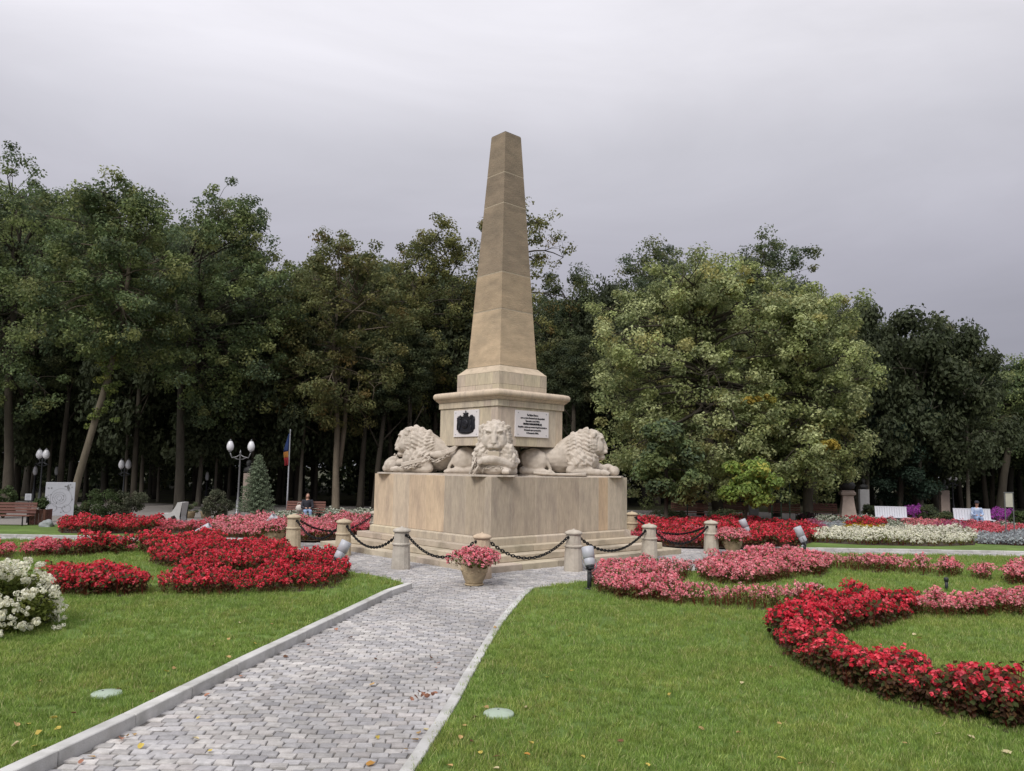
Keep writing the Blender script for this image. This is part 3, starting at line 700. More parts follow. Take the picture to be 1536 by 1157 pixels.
for p, k, j in bpos:
    if (k, j) in adj: p = at(*adj[(k, j)])[:2]
    pos[(k, j)] = np.array(p)
    o = b0 if first else copy_tree(b0); first = False
    nx = cor[(k+1) % 4]-cor[k]; o.location = (p[0], p[1], 0); o.rotation_euler = (0, 0, math.atan2(nx[1], nx[0]))
    tag(o, blabels.get((k, j), 'stone bollard on the far side of the chain ring, hidden by the plinth'), 'bollard', 'stone bollards round the monument')
    for ch in o.children:
        if ch.name.split('.')[0] in ('shaft', 'band', 'cap'): c_ = bcol.get((k, j), (1, 1, .98)); ch.color = (*c_, 1)
def ring_link():
    g = MB(); pts = []
    for i in range(9):
        a = 2*math.pi*i/8; pts.append((.048*math.cos(a)+(.010 if math.cos(a) > 0 else -.010), .030*math.sin(a), 0))
    g.tube(pts, .0145, 5, caps=False); return g
lk = ring_link(); lk.bm.verts.ensure_lookup_table(); LV = np.array([v.co[:] for v in lk.bm.verts]); LF = np.array([[v.index for v in f.verts] for f in lk.bm.faces]); lk.bm.verts.index_update(); LF = np.array([[v.index for v in f.verts] for f in lk.bm.faces]); lk.bm.free()
seq = [(0, 0), (0, 1), (0, 2), (1, 0), (1, 1), (1, 2), (2, 0), (2, 1), (2, 2), (3, 0), (3, 1), (3, 2), (0, 0)]
clab = ['black chain hanging right of the pink flower pot', 'black chain behind the white floodlight, right of the near steps', 'black chain over the paving at the right end of the steps',
        'black chain of the far right side, before the red flowers', 'black chain behind the plinth on the right', 'black chain behind the plinth at the far corner', 'black chain behind the plinth on the left',
        'black chain behind the left edge of the plinth', 'black chain of the far left side, before the pink flowers', 'black chain between the two leftmost bollards',
        'black chain across the left steps', 'black chain hanging left of the pink flower pot']
for i in range(12):
    a, b_ = pos[seq[i]], pos[seq[i+1]]; d = b_-a; L = np.linalg.norm(d); u = d/L; a = a+u*.2; L -= .4; sag = .46 if i not in (8, 3) else .42
    n_ = 60; ts = np.linspace(0, 1, 400); X = ts*L; Z = .86-sag*(1-(2*ts-1)**2); sl_ = np.concatenate([[0], np.cumsum(np.hypot(np.diff(X), np.diff(Z)))])
    k_ = int(sl_[-1]/.082); Vs = []; Fs = []
    root = empty('chain', (a[0], a[1], 0), math.atan2(d[1], d[0]), clab[i], 'chain', 'chains slung between the bollards')
    for q in range(k_):
        s_ = (q+.5)*sl_[-1]/k_; x = np.interp(s_, sl_, X); z = np.interp(s_, sl_, Z); dx = np.interp(s_+.01, sl_, X)-np.interp(s_-.01, sl_, X); dzz = np.interp(s_+.01, sl_, Z)-np.interp(s_-.01, sl_, Z)
        Mx = Matrix.Rotation(-math.atan2(dzz, dx), 3, 'Y') @ Matrix.Rotation((q % 2)*math.pi/2+.3, 3, 'X')
        Vs.append(LV @ np.array(Mx).T+[x, 0, z]); Fs.append(LF+q*len(LV))
    o = link('links', np_mesh('links', np.concatenate(Vs), np.concatenate(Fs), IRON, smooth=True), root)
    o['kind'] = 'stuff'
# ------------------------------------------------------------------ foliage tools
def nrmz(a): return a/(np.linalg.norm(a, axis=-1, keepdims=True)+1e-9)
def leaf_quads(P, Nn, L, Wd, rng, droop=.0):
    """rhombic leaves, slightly folded: P centres, Nn normals"""
    n = len(P); t = rng.normal(size=(n, 3)); t[:, 2] -= droop; t -= Nn*(t*Nn).sum(1, keepdims=True); t = nrmz(t); b = np.cross(Nn, t)
    L = np.broadcast_to(L, (n,))[:, None]; Wd = np.broadcast_to(Wd, (n,))[:, None]
    V = np.stack([P-t*L*.5, P+b*Wd*.5+Nn*Wd*.15-t*L*.05, P+t*L*.5, P-b*Wd*.5+Nn*Wd*.15-t*L*.05], 1)
    return V.reshape(-1, 3), np.arange(4*n).reshape(-1, 4)
def crown_mesh(name, rng, clumps, crad, nper, cols, L=.19, up=.55, flat=.7, colvar=.22, mat_=None):
    """clumps (k,3), radii (k,), leaves per clump, cols: list of (rgb, weight)"""
    k = len(clumps); idx = np.repeat(np.arange(k), nper); n = len(idx)
    d = nrmz(rng.normal(size=(n, 3))); r = rng.uniform(0, 1, (n, 1))**.45
    P = clumps[idx]+d*r*crad[idx][:, None]*np.array([1, 1, flat])
    Nn = nrmz(d*.8+np.array([0, 0, up*.7])+rng.normal(size=(n, 3))*.5)
    sz = rng.uniform(.7, 1.3, n)*L
    V, F = leaf_quads(P, Nn, sz, sz*.62, rng, .3)
    cl = np.array([c for c, _ in cols]); w_ = np.array([x for _, x in cols]); w_ = w_/w_.sum()
    cc_ = cl[rng.choice(len(cl), k, p=w_)]*rng.uniform(.62, 1.35, (k, 1)); lc = cl[rng.choice(len(cl), n, p=w_)]
    c = (cc_[idx]*.65+lc*.35)*rng.uniform(1-colvar, 1+colvar, (n, 1))
    return np_mesh(name, V, F, mat_ or LEAF, np.repeat(c, 4, 0))
def limb(g, a, b_, r0, r1, rnd, bend=.12, n=5, sides=7):
    a, b_ = Vector(a), Vector(b_); L = (b_-a).length; o1 = Vector((rnd.uniform(-1, 1), rnd.uniform(-1, 1), rnd.uniform(.0, 1)))*L*bend
    pts = []
    for i in range(n+1):
        t = i/n; pts.append(a.lerp(b_, t)+o1*math.sin(math.pi*t)+Vector((rnd.uniform(-1, 1), rnd.uniform(-1, 1), 0))*L*.015)
    g.tube(pts, [r0+(r1-r0)*i/n for i in range(n+1)], sides); return pts
def tree_meshes(seed, cz, hw, hh, base_pts, r0, cols, lobes=16, per=9, nper=190, crad=.72, L=.17, sparse=0, twigs=True, hd=None, forks=None, flatb=.8, up=.55):
    """crown centred (ox,0,cz), half width hw, half height hh; base_pts: trunk polyline from the ground"""
    rnd = random.Random(seed); rng = np.random.default_rng(seed); g = MB(); hd = hd or hw
    bp = [Vector(p) for p in base_pts]; nb = len(bp)
    g.tube([bp[0]-Vector((0, 0, .1)), bp[0]+Vector((0, 0, .15))]+bp[1:], [r0*1.5, r0*1.15]+[r0*(1-.55*i/(nb-1)) for i in range(1, nb)], 10)
    if forks:
        for fp in forks: fp = [Vector(p) for p in fp]; g.tube(fp, [r0*.8*(1-.5*i/(len(fp)-1)) for i in range(len(fp))], 8)
    top = bp[-1]; ox, oy = (bp[-1].x, bp[-1].y)
    cl = []
    for i in range(lobes):
        z = 1-2*(i+.5)/lobes; a = i*2.39996+rnd.uniform(-.3, .3); q = math.sqrt(max(0.0, 1-abs(z)**(2.4 if z > 0 else 4.5))); k_ = rnd.uniform(.42, .90) if i % 4 else rnd.uniform(.1, .45)
        if z < -.55: k_ *= min(1, flatb*1.1)
        c = Vector((q*math.cos(a)*hw*k_, q*math.sin(a)*hd*k_, cz+z*hh*(.72+.2*k_)))
        st = bp[rnd.choice(range(max(1, nb-2), nb))] if not forks or rnd.random() < .5 else Vector(rnd.choice(forks)[-1])
        if st.z > c.z+.5: st = bp[max(1, nb-2)]
        st = st.lerp(Vector((st.x*.5, st.y*.5, c.z)), .45) if abs(c.z-st.z) < hh else st; pts = limb(g, st, c, r0*.26, r0*.08, rnd, .14)
        lr = rnd.uniform(.14, .34)
        for j in range(per):
            d = nrmz(rng.normal(size=3)); d[2] = d[2]*.8+.1
            p = np.array(c)+d*np.array([hw*lr, hd*lr, hh*lr*.9])*rnd.uniform(.5, 1.0)
            if sparse and rnd.random() < sparse*.4: pass
            cl.append(p)
            if twigs: limb(g, pts[rnd.choice((3, 4, 5))], p, r0*.075, r0*.022, rnd, .12, 3, 4)
    cl = np.array(cl); cr = rng.uniform(.6, 1.2, len(cl))*crad
    npc = nper
    crown = crown_mesh('crown', rng, cl, cr, npc, cols, L, up)
    return g.mesh('trunk', BARK, recalc=False), crown
DK = [((.085, .108, .052), 4), ((.115, .135, .056), 3), ((.060, .084, .052), 3), ((.17, .165, .08), .8)]
OL = [((.13, .135, .046), 4), ((.17, .165, .06), 2), ((.075, .09, .036), 3), ((.19, .13, .045), .6)]
GR = [((.10, .138, .058), 4), ((.15, .18, .066), 3), ((.068, .096, .056), 3), ((.21, .22, .085), .9)]
BR = [((.12, .13, .05), 4), ((.16, .145, .055), 2), ((.085, .10, .045), 3), ((.20, .135, .05), .35)]
LI = [((.31, .355, .14), 4), ((.50, .54, .28), 3), ((.15, .185, .08), 3), ((.44, .40, .16), 1.2)]
YG = [((0.189, 0.261, 0.058), 4), ((0.131, 0.189, 0.051), 3), ((0.362, 0.319, 0.072), 0.6)]
def hero(name, label, base, Y, cx, hwp, top, bot, cols, seed, trunkpx=None, forkpx=None, r0=.28, group='trees round the square', barkcol=(.6, .58, .55), **kw):  # default barkcol is darkened to put shade below the crowns into the bark
    X = xat(base, 770, Y); cxw = xat(cx, (top+bot)/2, Y); zt = hgt(cx, top, Y); zb = hgt(cx, bot, Y)
    cz = (zt+zb)/2; hh = (zt-zb)/2; hw = hwp*Y/FPX
    def w2(px, py): return (xat(px, py, Y)-cxw, 0, hgt(px, py, Y))
    if trunkpx: bp = [(X-cxw, 0, 0)]+[w2(*p) for p in trunkpx]
    else: bp = [(X-cxw, 0, 0), ((X-cxw)*.7, .2, zb*.6), ((X-cxw)*.4, 0, zb+hh*.3), ((X-cxw)*.15, .2, cz), (0, 0, cz+hh*.35)]
    fk = [[(w2(*p)[0], .35*(i > 0)+.15, w2(*p)[2]) for i, p in enumerate(f)] for f in forkpx] if forkpx else None
    tm, cm = tree_meshes(seed, cz, hw, hh, bp, r0, cols, forks=fk, **kw)
    root = empty(name, (cxw, Y, 0), 0, label, 'tree', group)
    link('trunk', tm, root, color=barkcol); k_ = 1.0 if 'lime' in name else 1.3; link('crown', cm, root, color=(k_, k_, k_)); return root
hero('broadleaf_tree', 'tall dense green tree filling the left edge of the view above the red bench', 10, 45, 15, 140, 252, 640, GR, 11, lobes=60, per=8, nper=95, crad=.62)
hero('broadleaf_tree', 'tall tree with a pale leaning trunk rising beside the white map board', 105, 38.5, 165, 132, 266, 560, GR, 12,
     trunkpx=[(118, 715), (140, 640), (155, 590), (170, 535), (183, 470), (192, 420), (196, 370)], forkpx=[[(160, 575), (150, 500), (146, 430), (140, 370)]], r0=.19, lobes=54, per=8, nper=95, crad=.62, barkcol=(1.25, 1.2, 1.1))
hero('broadleaf_tree', 'broad feathery tree left of the double street lamp, drooping dark foliage', 268, 44, 340, 132, 284, 650, GR, 13,
     trunkpx=[(270, 700), (271, 620), (272, 560), (285, 510), (305, 450)], forkpx=[[(272, 560), (262, 480), (260, 420)]], r0=.26, lobes=60, per=8, nper=90, crad=.62, barkcol=(.6, .6, .58))
hero('broadleaf_tree', 'twin-stemmed tree with browning top left of the monument, behind the park bench', 503, 46, 508, 124, 353, 665, BR, 14,
     trunkpx=[(504, 700), (506, 640), (503, 590), (500, 520), (505, 470)], forkpx=[[(508, 700), (514, 640), (517, 590), (530, 520), (540, 470)]], r0=.20, lobes=60, per=8, nper=85, crad=.58, barkcol=(1.5, 1.4, 1.3))
hero('broadleaf_tree', 'olive tree with dark twin stems just left of the obelisk', 640, 50, 642, 108, 328, 640, OL, 15,
     trunkpx=[(640, 680), (634, 600), (630, 540), (625, 470), (620, 420)], forkpx=[[(650, 700), (655, 600), (662, 540), (672, 470), (680, 420)]], r0=.24, lobes=44, per=8, nper=80, crad=.6)
hero('sparse_tree', 'thin-crowned tall tree with bare twigs showing on both sides of the obelisk', 700, 52, 765, 112, 276, 620, OL, 16,
     r0=.3, lobes=44, per=6, nper=42, crad=.6, L=.19)
hero('sparse_tree', 'slender open-crowned tree just right of the obelisk', 840, 54, 858, 62, 385, 680, DK, 17, r0=.22, lobes=16, per=8, nper=100, crad=.8)
hero('broadleaf_tree', 'dark tall tree rising behind the left part of the big lime', 985, 60, 985, 122, 362, 640, DK, 18, lobes=46, per=8, nper=85, crad=.8, L=.2)
hero('broadleaf_tree', 'dark round-topped tree, tallest behind the big lime', 1155, 62, 1150, 92, 353, 640, DK, 19, lobes=44, per=8, nper=85, crad=.75, L=.2)
hero('lime_tree', 'great pale green lime tree right of the monument, branches almost to the ground', 1090, 42, 1052, 196, 384, 762, LI, 20, r0=.36, lobes=95, per=9, nper=95, crad=.62, L=.175, flatb=1.15, hd=5.5, up=.8)
hero('lime_tree', 'second pale lime crown behind the bronze bust, one yellow branch low down', 1215, 41, 1208, 112, 425, 756, LI, 21, r0=.3, lobes=60, per=8, nper=95, crad=.58, L=.175, flatb=1.15, up=.8)
hero('young_tree', 'small dark green tree standing before the big lime, right of the plinth', 1000, 36, 1000, 66, 628, 756, GR, 22, r0=.12, lobes=14, per=8, nper=110, crad=.5, L=.2, hd=2)
hero('young_tree', 'small yellow-green tree in front of the lime beside the flower bed', 1118, 35, 1125, 48, 690, 757, YG, 23, r0=.08, lobes=11, per=7, nper=80, crad=.45, L=.18, hd=1.6)
hero('broadleaf_tree', 'dark narrow tree right of the lime crowns', 1290, 56, 1290, 56, 446, 740, DK, 24, lobes=40, per=8, nper=80, crad=.72, L=.19)
hero('broadleaf_tree', 'wide dark tree above the white benches on the right', 1405, 54, 1398, 96, 489, 735, DK+[((.09, .075, .03), 1)], 25, lobes=52, per=8, nper=90, crad=.75, L=.19)
hero('broadleaf_tree', 'grey-green tree at the right edge of the view', 1500, 56, 1528, 62, 536, 680, GR, 26, lobes=34, per=8, nper=75, crad=.7, L=.19)
hero('conifer', 'dark spreading conifer behind the clipped bushes on the right', 1352, 48, 1350, 72, 585, 758, [((.022, .040, .026), 3), ((.03, .05, .032), 2)], 27, r0=.2, lobes=20, per=9, nper=130, crad=.7, L=.16, flatb=1.1)
lean = [o for o in bpy.data.objects if o.name.startswith('broadleaf_tree')][1]
rng = np.random.default_rng(66); iv = []
for i in range(46):
    t = rng.uniform(0, 1)**.8; px = np.interp(t, [0, .5, 1], [145, 158, 172]); py = np.interp(t, [0, .5, 1], [640, 585, 500]); iv.append([xat(px, py, 38.5)-lean.location.x+rng.normal()*.28, rng.normal()*.25-.1, hgt(px, py, 38.5)+rng.normal()*.2])
link('ivy', crown_mesh('ivy', rng, np.array(iv), np.full(46, .26), 46, [((.16, .20, .05), 3), ((.11, .15, .045), 3), ((.3, .3, .07), .8)], .13), lean)
# yellow branch of the lime
def sprig(px, py, Y, r, cols, seed, name='yellow_branch'):
    rng = np.random.default_rng(seed); c = np.array([xat(px, py, Y), Y, hgt(px, py, Y)])
    cl = c+rng.normal(size=(7, 3))*np.array([r, r*.4, r*.5]); return crown_mesh(name, rng, cl, np.full(7, r*.55), 70, cols, .2)
lime2 = [o for o in bpy.data.objects if o.name.startswith('lime_tree')]
for (px, py, Y, r, sd_) in ((1245, 668, 38.2, .45, 1), (1128, 598, 37.5, .3, 3), (1100, 430, 39, .35, 4)):
    o = link('yellow_branch', sprig(px, py, Y, r, [((.36, .27, .05), 3), ((.25, .24, .05), 2)], sd_)); par = lime2[1] if px > 1200 else lime2[0]
    o.parent = par; o.matrix_parent_inverse = Matrix.Translation(par.location).inverted()

# the dark wood behind: instances of a few meshes, one object each
vari = []
for v in range(5):
    tm, cm = tree_meshes(100+v, 9.6, 4.3, 5.2, [(0, 0, 0), (.15, 0, 3), (.0, .2, 6), (.1, 0, 9), (0, 0, 12)], .24, DK, lobes=34, per=8, nper=90, crad=.95, L=.24, twigs=False)
    vari.append((tm, cm))
SIL = [(-300, 300), (0, 285), (250, 320), (430, 405), (560, 385), (700, 400), (800, 450), (870, 430), (1000, 400), (1200, 400), (1240, 480), (1300, 490), (1480, 530), (1530, 580), (1900, 560)]
rf = random.Random(5)
for ri, (Y0, sp) in enumerate(((58, 5.2), (64, 5.8), (71, 6.4), (79, 6.9), (88, 7.4))):
    x = -Y0*.80
    while x < Y0*.80:
        X = x+rf.uniform(-1.2, 1.2); Y = Y0+rf.uniform(-2, 2); x += sp
        px = 768+FPX*X/Y; ys = np.interp(px, [a for a, _ in SIL], [b for _, b in SIL])+rf.uniform(2, 36)
        zt = hgt(px, ys, Y); s = max(.55, zt/14.6)
        if px > 1440 and ri < 5 and (px < 1530): s = min(s, .62)
        tm, cm = vari[rf.randrange(5)]
        root = empty('forest_tree', (X, Y, 0), rf.uniform(0, 6.28), 'dark tree standing in the wood behind the square', 'tree', 'trees of the dark wood behind', scale=(1.0*rf.uniform(.85, 1.1), 1.0*rf.uniform(.85, 1.1), s))
        link('trunk', tm, root, color=(.3, .3, .3)); g_ = rf.uniform(.8, 1.3); link('crown', cm, root, color=(g_, g_*rf.uniform(.95, 1.05), g_))  # trunk colour darkened to stand in for the shade inside the wood
# bare trunks seen in the dark under the crowns
rf = random.Random(9)
for px in (25, 48, 88, 128, 200, 232, 292, 330, 418, 445, 470, 540, 562, 588, 612, 668, 860, 905, 1050, 1075, 1165, 1300, 1330, 1372, 1440, 1478, 1487, 1500):
    Y = rf.uniform(46, 58) if px < 1400 else rf.uniform(57, 60); X = xat(px, 740, Y); g = MB(); ln = rf.uniform(-.5, .5); H_ = rf.uniform(6, 8) if px < 1400 else 6.5
    g.tube([(0, 0, -.1), (.02, 0, .4), (ln*.3, 0, H_*.4), (ln, 0, H_)], [.26, .19, .16, .10], 8)
    for q in range(3): a = rf.uniform(0, 6.28); z = H_*rf.uniform(.55, .9); g.tube([(ln*z/H_*.9, 0, z), (ln+math.cos(a)*1.2, math.sin(a)*1.2, z+1.6)], [.06, .025], 5)
    root = empty('forest_tree', (X, Y, 0), 0, 'slim dark trunk standing in the shade at the edge of the wood', 'tree', 'slim trunks at the edge of the wood')
    g.build('trunk', BARK, root, color=(.4, .38, .36)); tm, cm = vari[rf.randrange(5)]
    link('crown', cm, root, (ln, 0, H_-2.6), scale=(.5, .5, .42), color=(.9, .9, .9))
und = []
for v in range(3):
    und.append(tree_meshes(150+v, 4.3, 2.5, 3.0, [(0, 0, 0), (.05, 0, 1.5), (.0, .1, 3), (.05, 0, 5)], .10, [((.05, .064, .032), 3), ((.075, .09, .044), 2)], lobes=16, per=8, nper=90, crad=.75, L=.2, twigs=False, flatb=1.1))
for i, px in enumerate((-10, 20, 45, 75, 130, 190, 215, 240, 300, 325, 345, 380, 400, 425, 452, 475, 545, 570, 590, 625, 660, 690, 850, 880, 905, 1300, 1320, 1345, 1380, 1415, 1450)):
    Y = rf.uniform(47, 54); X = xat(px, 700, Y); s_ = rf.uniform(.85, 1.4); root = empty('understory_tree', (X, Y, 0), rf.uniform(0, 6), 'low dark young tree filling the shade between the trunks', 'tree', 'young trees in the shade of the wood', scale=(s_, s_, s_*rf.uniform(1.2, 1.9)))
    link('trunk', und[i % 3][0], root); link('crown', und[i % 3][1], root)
# undergrowth closing the wood
rng = np.random.default_rng(31); k = 1700
cl = np.stack([rng.uniform(-75, 75, k), rng.uniform(66, 96, k), rng.uniform(0, 8.5, k)], 1)
px = 768+FPX*cl[:, 0]/cl[:, 1]; cl[:, 2] = np.where((px > 1470) & (px < 1530), cl[:, 2]*.45, cl[:, 2])
tag(link('undergrowth', crown_mesh('undergrowth', rng, cl, rng.uniform(1.5, 2.6, k), 46, DK, .64)), 'dense dark undergrowth between the trunks of the wood', 'undergrowth', kind='stuff')

# ------------------------------------------------------------------ shrubs
def shrub(name, label, px, py, wpx, hpx, cols, seed, cat='shrub', L=.09, nper=90, k=40, dens=1.0, Y=None, group=None, round_=False):
    rng = np.random.default_rng(seed); g_ = at(px, py); Yd = Y or g_[1]; X = xat(px, py, Yd); s = Yd/FPX; hw = wpx*s/2; hz = hpx*s
    d = nrmz(rng.normal(size=(k, 3))); r = rng.uniform(.35, .85, (k, 1))**(.6)
    cl = d*r*np.array([hw, hw, hz*.5])+np.array([0, 0, hz*.5]); cl[:, 2] = np.clip(cl[:, 2], .08, None)
    root = empty(name, (X, Yd, 0), 0, label, cat, group)
    link('foliage', crown_mesh('foliage', rng, cl, rng.uniform(.7, 1.2, k)*hw*(.26 if not round_ else .3), nper, cols, L, flat=.9), root)
    b = MB()
    for i in range(5): a = i*1.26; limb(b, (0, 0, -.05), (math.cos(a)*hw*.4, math.sin(a)*hw*.4, hz*.6), .03, .01, random.Random(i), .1, 3, 5)
    b.build('stem', BARK, root); return root
G1 = [((.055, .085, .03), 3), ((.08, .11, .04), 2)]; G2 = [((.09, .10, .06), 3), ((.12, .12, .08), 2), ((.06, .07, .04), 2)]
shrub('shrub', 'bright green bush beside the leaning trunk behind the red flowers', 160, 778, 60, 46, G1, 41)
shrub('shrub', 'grey-green feathery bush behind the red flowers, right of the bright one', 192, 778, 56, 44, G2, 42)
shrub('shrub', 'loose dark bush left of the double street lamp', 325, 780, 50, 44, G2, 43)
shrub('shrub', 'small green shrub at the left edge behind the red bench', 4, 778, 40, 48, G1, 44)
shrub('shrub', 'low dark bush under the map board, left of the planter', 120, 778, 30, 26, DK, 45)
shrub('topiary_ball', 'clipped dark ball bush left of the first white bench', 1307, 782, 24, 28, DK, 46, 'clipped bush', L=.07, k=60, round_=True)
shrub('topiary_ball', 'clipped dark ball bush between the purple flowers and the second white bench', 1394, 786, 28, 30, DK, 47, 'clipped bush', L=.07, k=60, round_=True)
shrub('shrub', 'low spreading conifer bush left of the second white bench', 1422, 788, 40, 20, DK, 48)
shrub('shrub', 'green bush at the right edge behind the purple flowers', 1530, 795, 30, 30, G1, 49)
shrub('shrub', 'dark purple-leaved bush behind the red flowers under the lime', 1210, 786, 26, 18, [((.05, .02, .03), 2), ((.03, .04, .02), 1)], 50)
shrub('shrub', 'low dark hedge bush under the lime, behind the red flowers', 1090, 788, 70, 22, DK, 51)
shrub('shrub', 'low dark hedge bush behind the right corner of the plinth', 1005, 786, 60, 20, DK, 52)
# blue spruce
rng = np.random.default_rng(60); g_ = at(384, 776); Hs, Ws = 3.1, 1.12
Pn, Nn_ = [], []; b = MB(); b.tube([(0, 0, -.1), (0, 0, Hs*.95)], [.06, .012], 7)
for i in range(150):
    z = .15+(Hs-.25)*(i/150)**1.0; R_ = Ws*(1-z/Hs)**.8*rng.uniform(.75, 1.1); a = i*2.4; e = np.array([math.cos(a)*R_, math.sin(a)*R_, .10*R_]); p0 = np.array([0, 0, z])
    b.tube([p0, p0+e], [.012, .005], 4)
    m_ = int(26+60*R_); t = rng.uniform(.15, 1, (m_, 1)); pp = p0+e*t+rng.normal(size=(m_, 3))*np.array([.055, .055, .035]); Pn.append(pp); Nn_.append(nrmz(rng.normal(size=(m_, 3))+np.array([0, 0, .8])))
V, F = leaf_quads(np.concatenate(Pn), np.concatenate(Nn_), .11, .045, rng, .1)
n_ = len(F); c_ = np.array([.21, .26, .17])*rng.uniform(.6, 1.4, (n_, 1))
root = empty('spruce', g_, 0, 'small pale grey-green spruce beside the double street lamp', 'spruce'); b.build('trunk', BARK, root, recalc=False) if False else b.build('trunk', BARK, root)
link('foliage', np_mesh('foliage', V, F, LEAF, np.repeat(c_, 4, 0)), root)

# ------------------------------------------------------------------ flower plants
RED = [((.78, .05, .085), 4), ((.60, .022, .045), 2), ((.86, .16, .20), 2)]
CRIM = [((.60, .07, .11), 3), ((.74, .17, .21), 2)]
PNK = [((.86, .29, .34), 4), ((.90, .48, .50), 2.8), ((.78, .15, .22), 1.6)]
WHT = [((.85, .84, .73), 4), ((.76, .74, .58), 2)]
LBZ = [((.085, .045, .028), 3), ((.13, .07, .03), 2), ((.075, .095, .03), 2.5)]      # bronze leaves
LGR = [((.08, .11, .025), 3), ((.14, .12, .04), 2), ((.11, .06, .03), 1.4)]
LYG = [((.17, .20, .045), 3), ((.12, .15, .035), 3)]
def pick(cols, rng, n):
    cl = np.array([c for c, _ in cols]); w_ = np.array([x for _, x in cols]); return cl[rng.choice(len(cl), n, p=w_/w_.sum())]*rng.uniform(.8, 1.2, (n, 1))
def plant(seed, h, r, nl, ls, nf, npet, ps, fcols, lcols, lo=0.12, fr=.03, toponly=.35):
    rng = np.random.default_rng(seed); VV, FF, CC = [], [], []; off = 0
    def add(V, F, c):
        nonlocal off
        VV.append(V); FF.append(F+off); CC.append(c); off += len(V)
    # stems as thin crossed blades
    ns = 5; a = rng.uniform(0, 6.28, ns); rr = r*rng.uniform(.2, .75, ns); hh_ = h*rng.uniform(.7, 1, ns)
    for i in range(ns):
        e = np.array([math.cos(a[i])*rr[i], math.sin(a[i])*rr[i], hh_[i]]); w_ = np.array([-math.sin(a[i]), math.cos(a[i]), 0])*.006; b0_ = e*np.array([.25, .25, 0])
        add(np.array([b0_-w_, b0_+w_, e+w_*.6, e-w_*.6]), np.array([[0, 1, 2, 3]]), np.tile(np.array([[.16, .04, .025]]), (4, 1)))
    z = h*(lo+(1-lo)*rng.uniform(0, 1, nl)**.8*.92); ang_ = rng.uniform(0, 6.28, nl); prof = np.sin(np.clip(z/h, .15, 1)*2.4)**.5; R_ = r*prof*np.sqrt(rng.uniform(.1, 1, nl))
    P_ = np.stack([np.cos(ang_)*R_, np.sin(ang_)*R_, z], 1); Nn = nrmz(np.stack([np.cos(ang_), np.sin(ang_), np.full(nl, .9)], 1)+rng.normal(size=(nl, 3))*.45)
    V, F = leaf_quads(P_, Nn, ls*rng.uniform(.7, 1.25, nl), ls*.8*rng.uniform(.7, 1.2, nl), rng, .3); add(V, F, np.repeat(pick(lcols, rng, nl), 4, 0))
    for i in range(nf):
        t = i/max(1, nf); a_ = i*2.4+rng.uniform(-.4, .4); q = math.sqrt((i+.5)/nf)
        zf = h*(1.0-.42*q*q*(1-toponly)-toponly*.15*q)*rng.uniform(.88, 1.05); c = np.array([math.cos(a_)*q*r, math.sin(a_)*q*r, zf])
        d = nrmz(rng.normal(size=(npet, 3))+np.array([0, 0, .35])); P_ = c+d*fr*rng.uniform(.5, 1.1, (npet, 1)); Nn = nrmz(d*.8+np.array([0, -0, .5])+rng.normal(size=(npet, 3))*.45)
        V, F = leaf_quads(P_, Nn, ps*rng.uniform(.7, 1.3, npet), ps*.85*rng.uniform(.7, 1.2, npet), rng); fc = pick(fcols, rng, 1)
        add(V, F, np.repeat((pick(fcols, rng, npet)*.5+fc*.5)*rng.uniform(.85, 1.1), 4, 0))
    return np.concatenate(VV), np.concatenate(FF), np.concatenate(CC)
KINDS = {
 'red': dict(h=.44, r=.16, nl=40, ls=.075, nf=9, npet=9, ps=.05, fcols=RED, lcols=LBZ, fr=.042),
 'redbronze': dict(h=.46, r=.17, nl=80, ls=.066, nf=8, npet=10, ps=.05, fcols=RED, lcols=LBZ, fr=.045, toponly=.6),
 'bronze': dict(h=.46, r=.18, nl=100, ls=.07, nf=5, npet=10, ps=.05, fcols=RED, lcols=LBZ, fr=.045, toponly=.5),
 'pink': dict(h=.40, r=.15, nl=30, ls=.06, nf=9, npet=8, ps=.046, fcols=PNK, lcols=LGR, fr=.04),
 'pinkthin': dict(h=.36, r=.11, nl=16, ls=.05, nf=3, npet=7, ps=.042, fcols=PNK, lcols=LGR, fr=.036, toponly=.7),
 'pinkred': dict(h=.34, r=.15, nl=26, ls=.055, nf=9, npet=8, ps=.046, fcols=CRIM+PNK[:1], lcols=LBZ, fr=.04),
 'white': dict(h=.42, r=.16, nl=30, ls=.06, nf=8, npet=9, ps=.06, fcols=WHT, lcols=LYG, fr=.055),
 'lowwhite': dict(h=.3, r=.16, nl=34, ls=.06, nf=5, npet=7, ps=.05, fcols=[((.6, .62, .52), 1)], lcols=[((.07, .12, .06), 2), ((.15, .2, .11), 1)], fr=.045),
 'yellow': dict(h=.26, r=.15, nl=20, ls=.05, nf=11, npet=7, ps=.045, fcols=[((.62, .40, .02), 3), ((.5, .42, .04), 1)], lcols=LYG, fr=.035),
 'silver': dict(h=.3, r=.17, nl=60, ls=.07, nf=0, npet=1, ps=.04, fcols=WHT, lcols=[((.42, .45, .47), 3), ((.33, .36, .37), 2)]),
 'purple': dict(h=.55, r=.2, nl=30, ls=.07, nf=16, npet=8, ps=.055, fcols=[((.42, .08, .42), 3), ((.30, .05, .33), 2), ((.5, .16, .5), 1)], lcols=G1, fr=.05),
 'rose': dict(h=.3, r=.15, nl=20, ls=.05, nf=10, npet=8, ps=.045, fcols=[((.60, .22, .34), 2), ((.5, .1, .2), 2)], lcols=LGR, fr=.04),
}
PM = {}; PL = {}
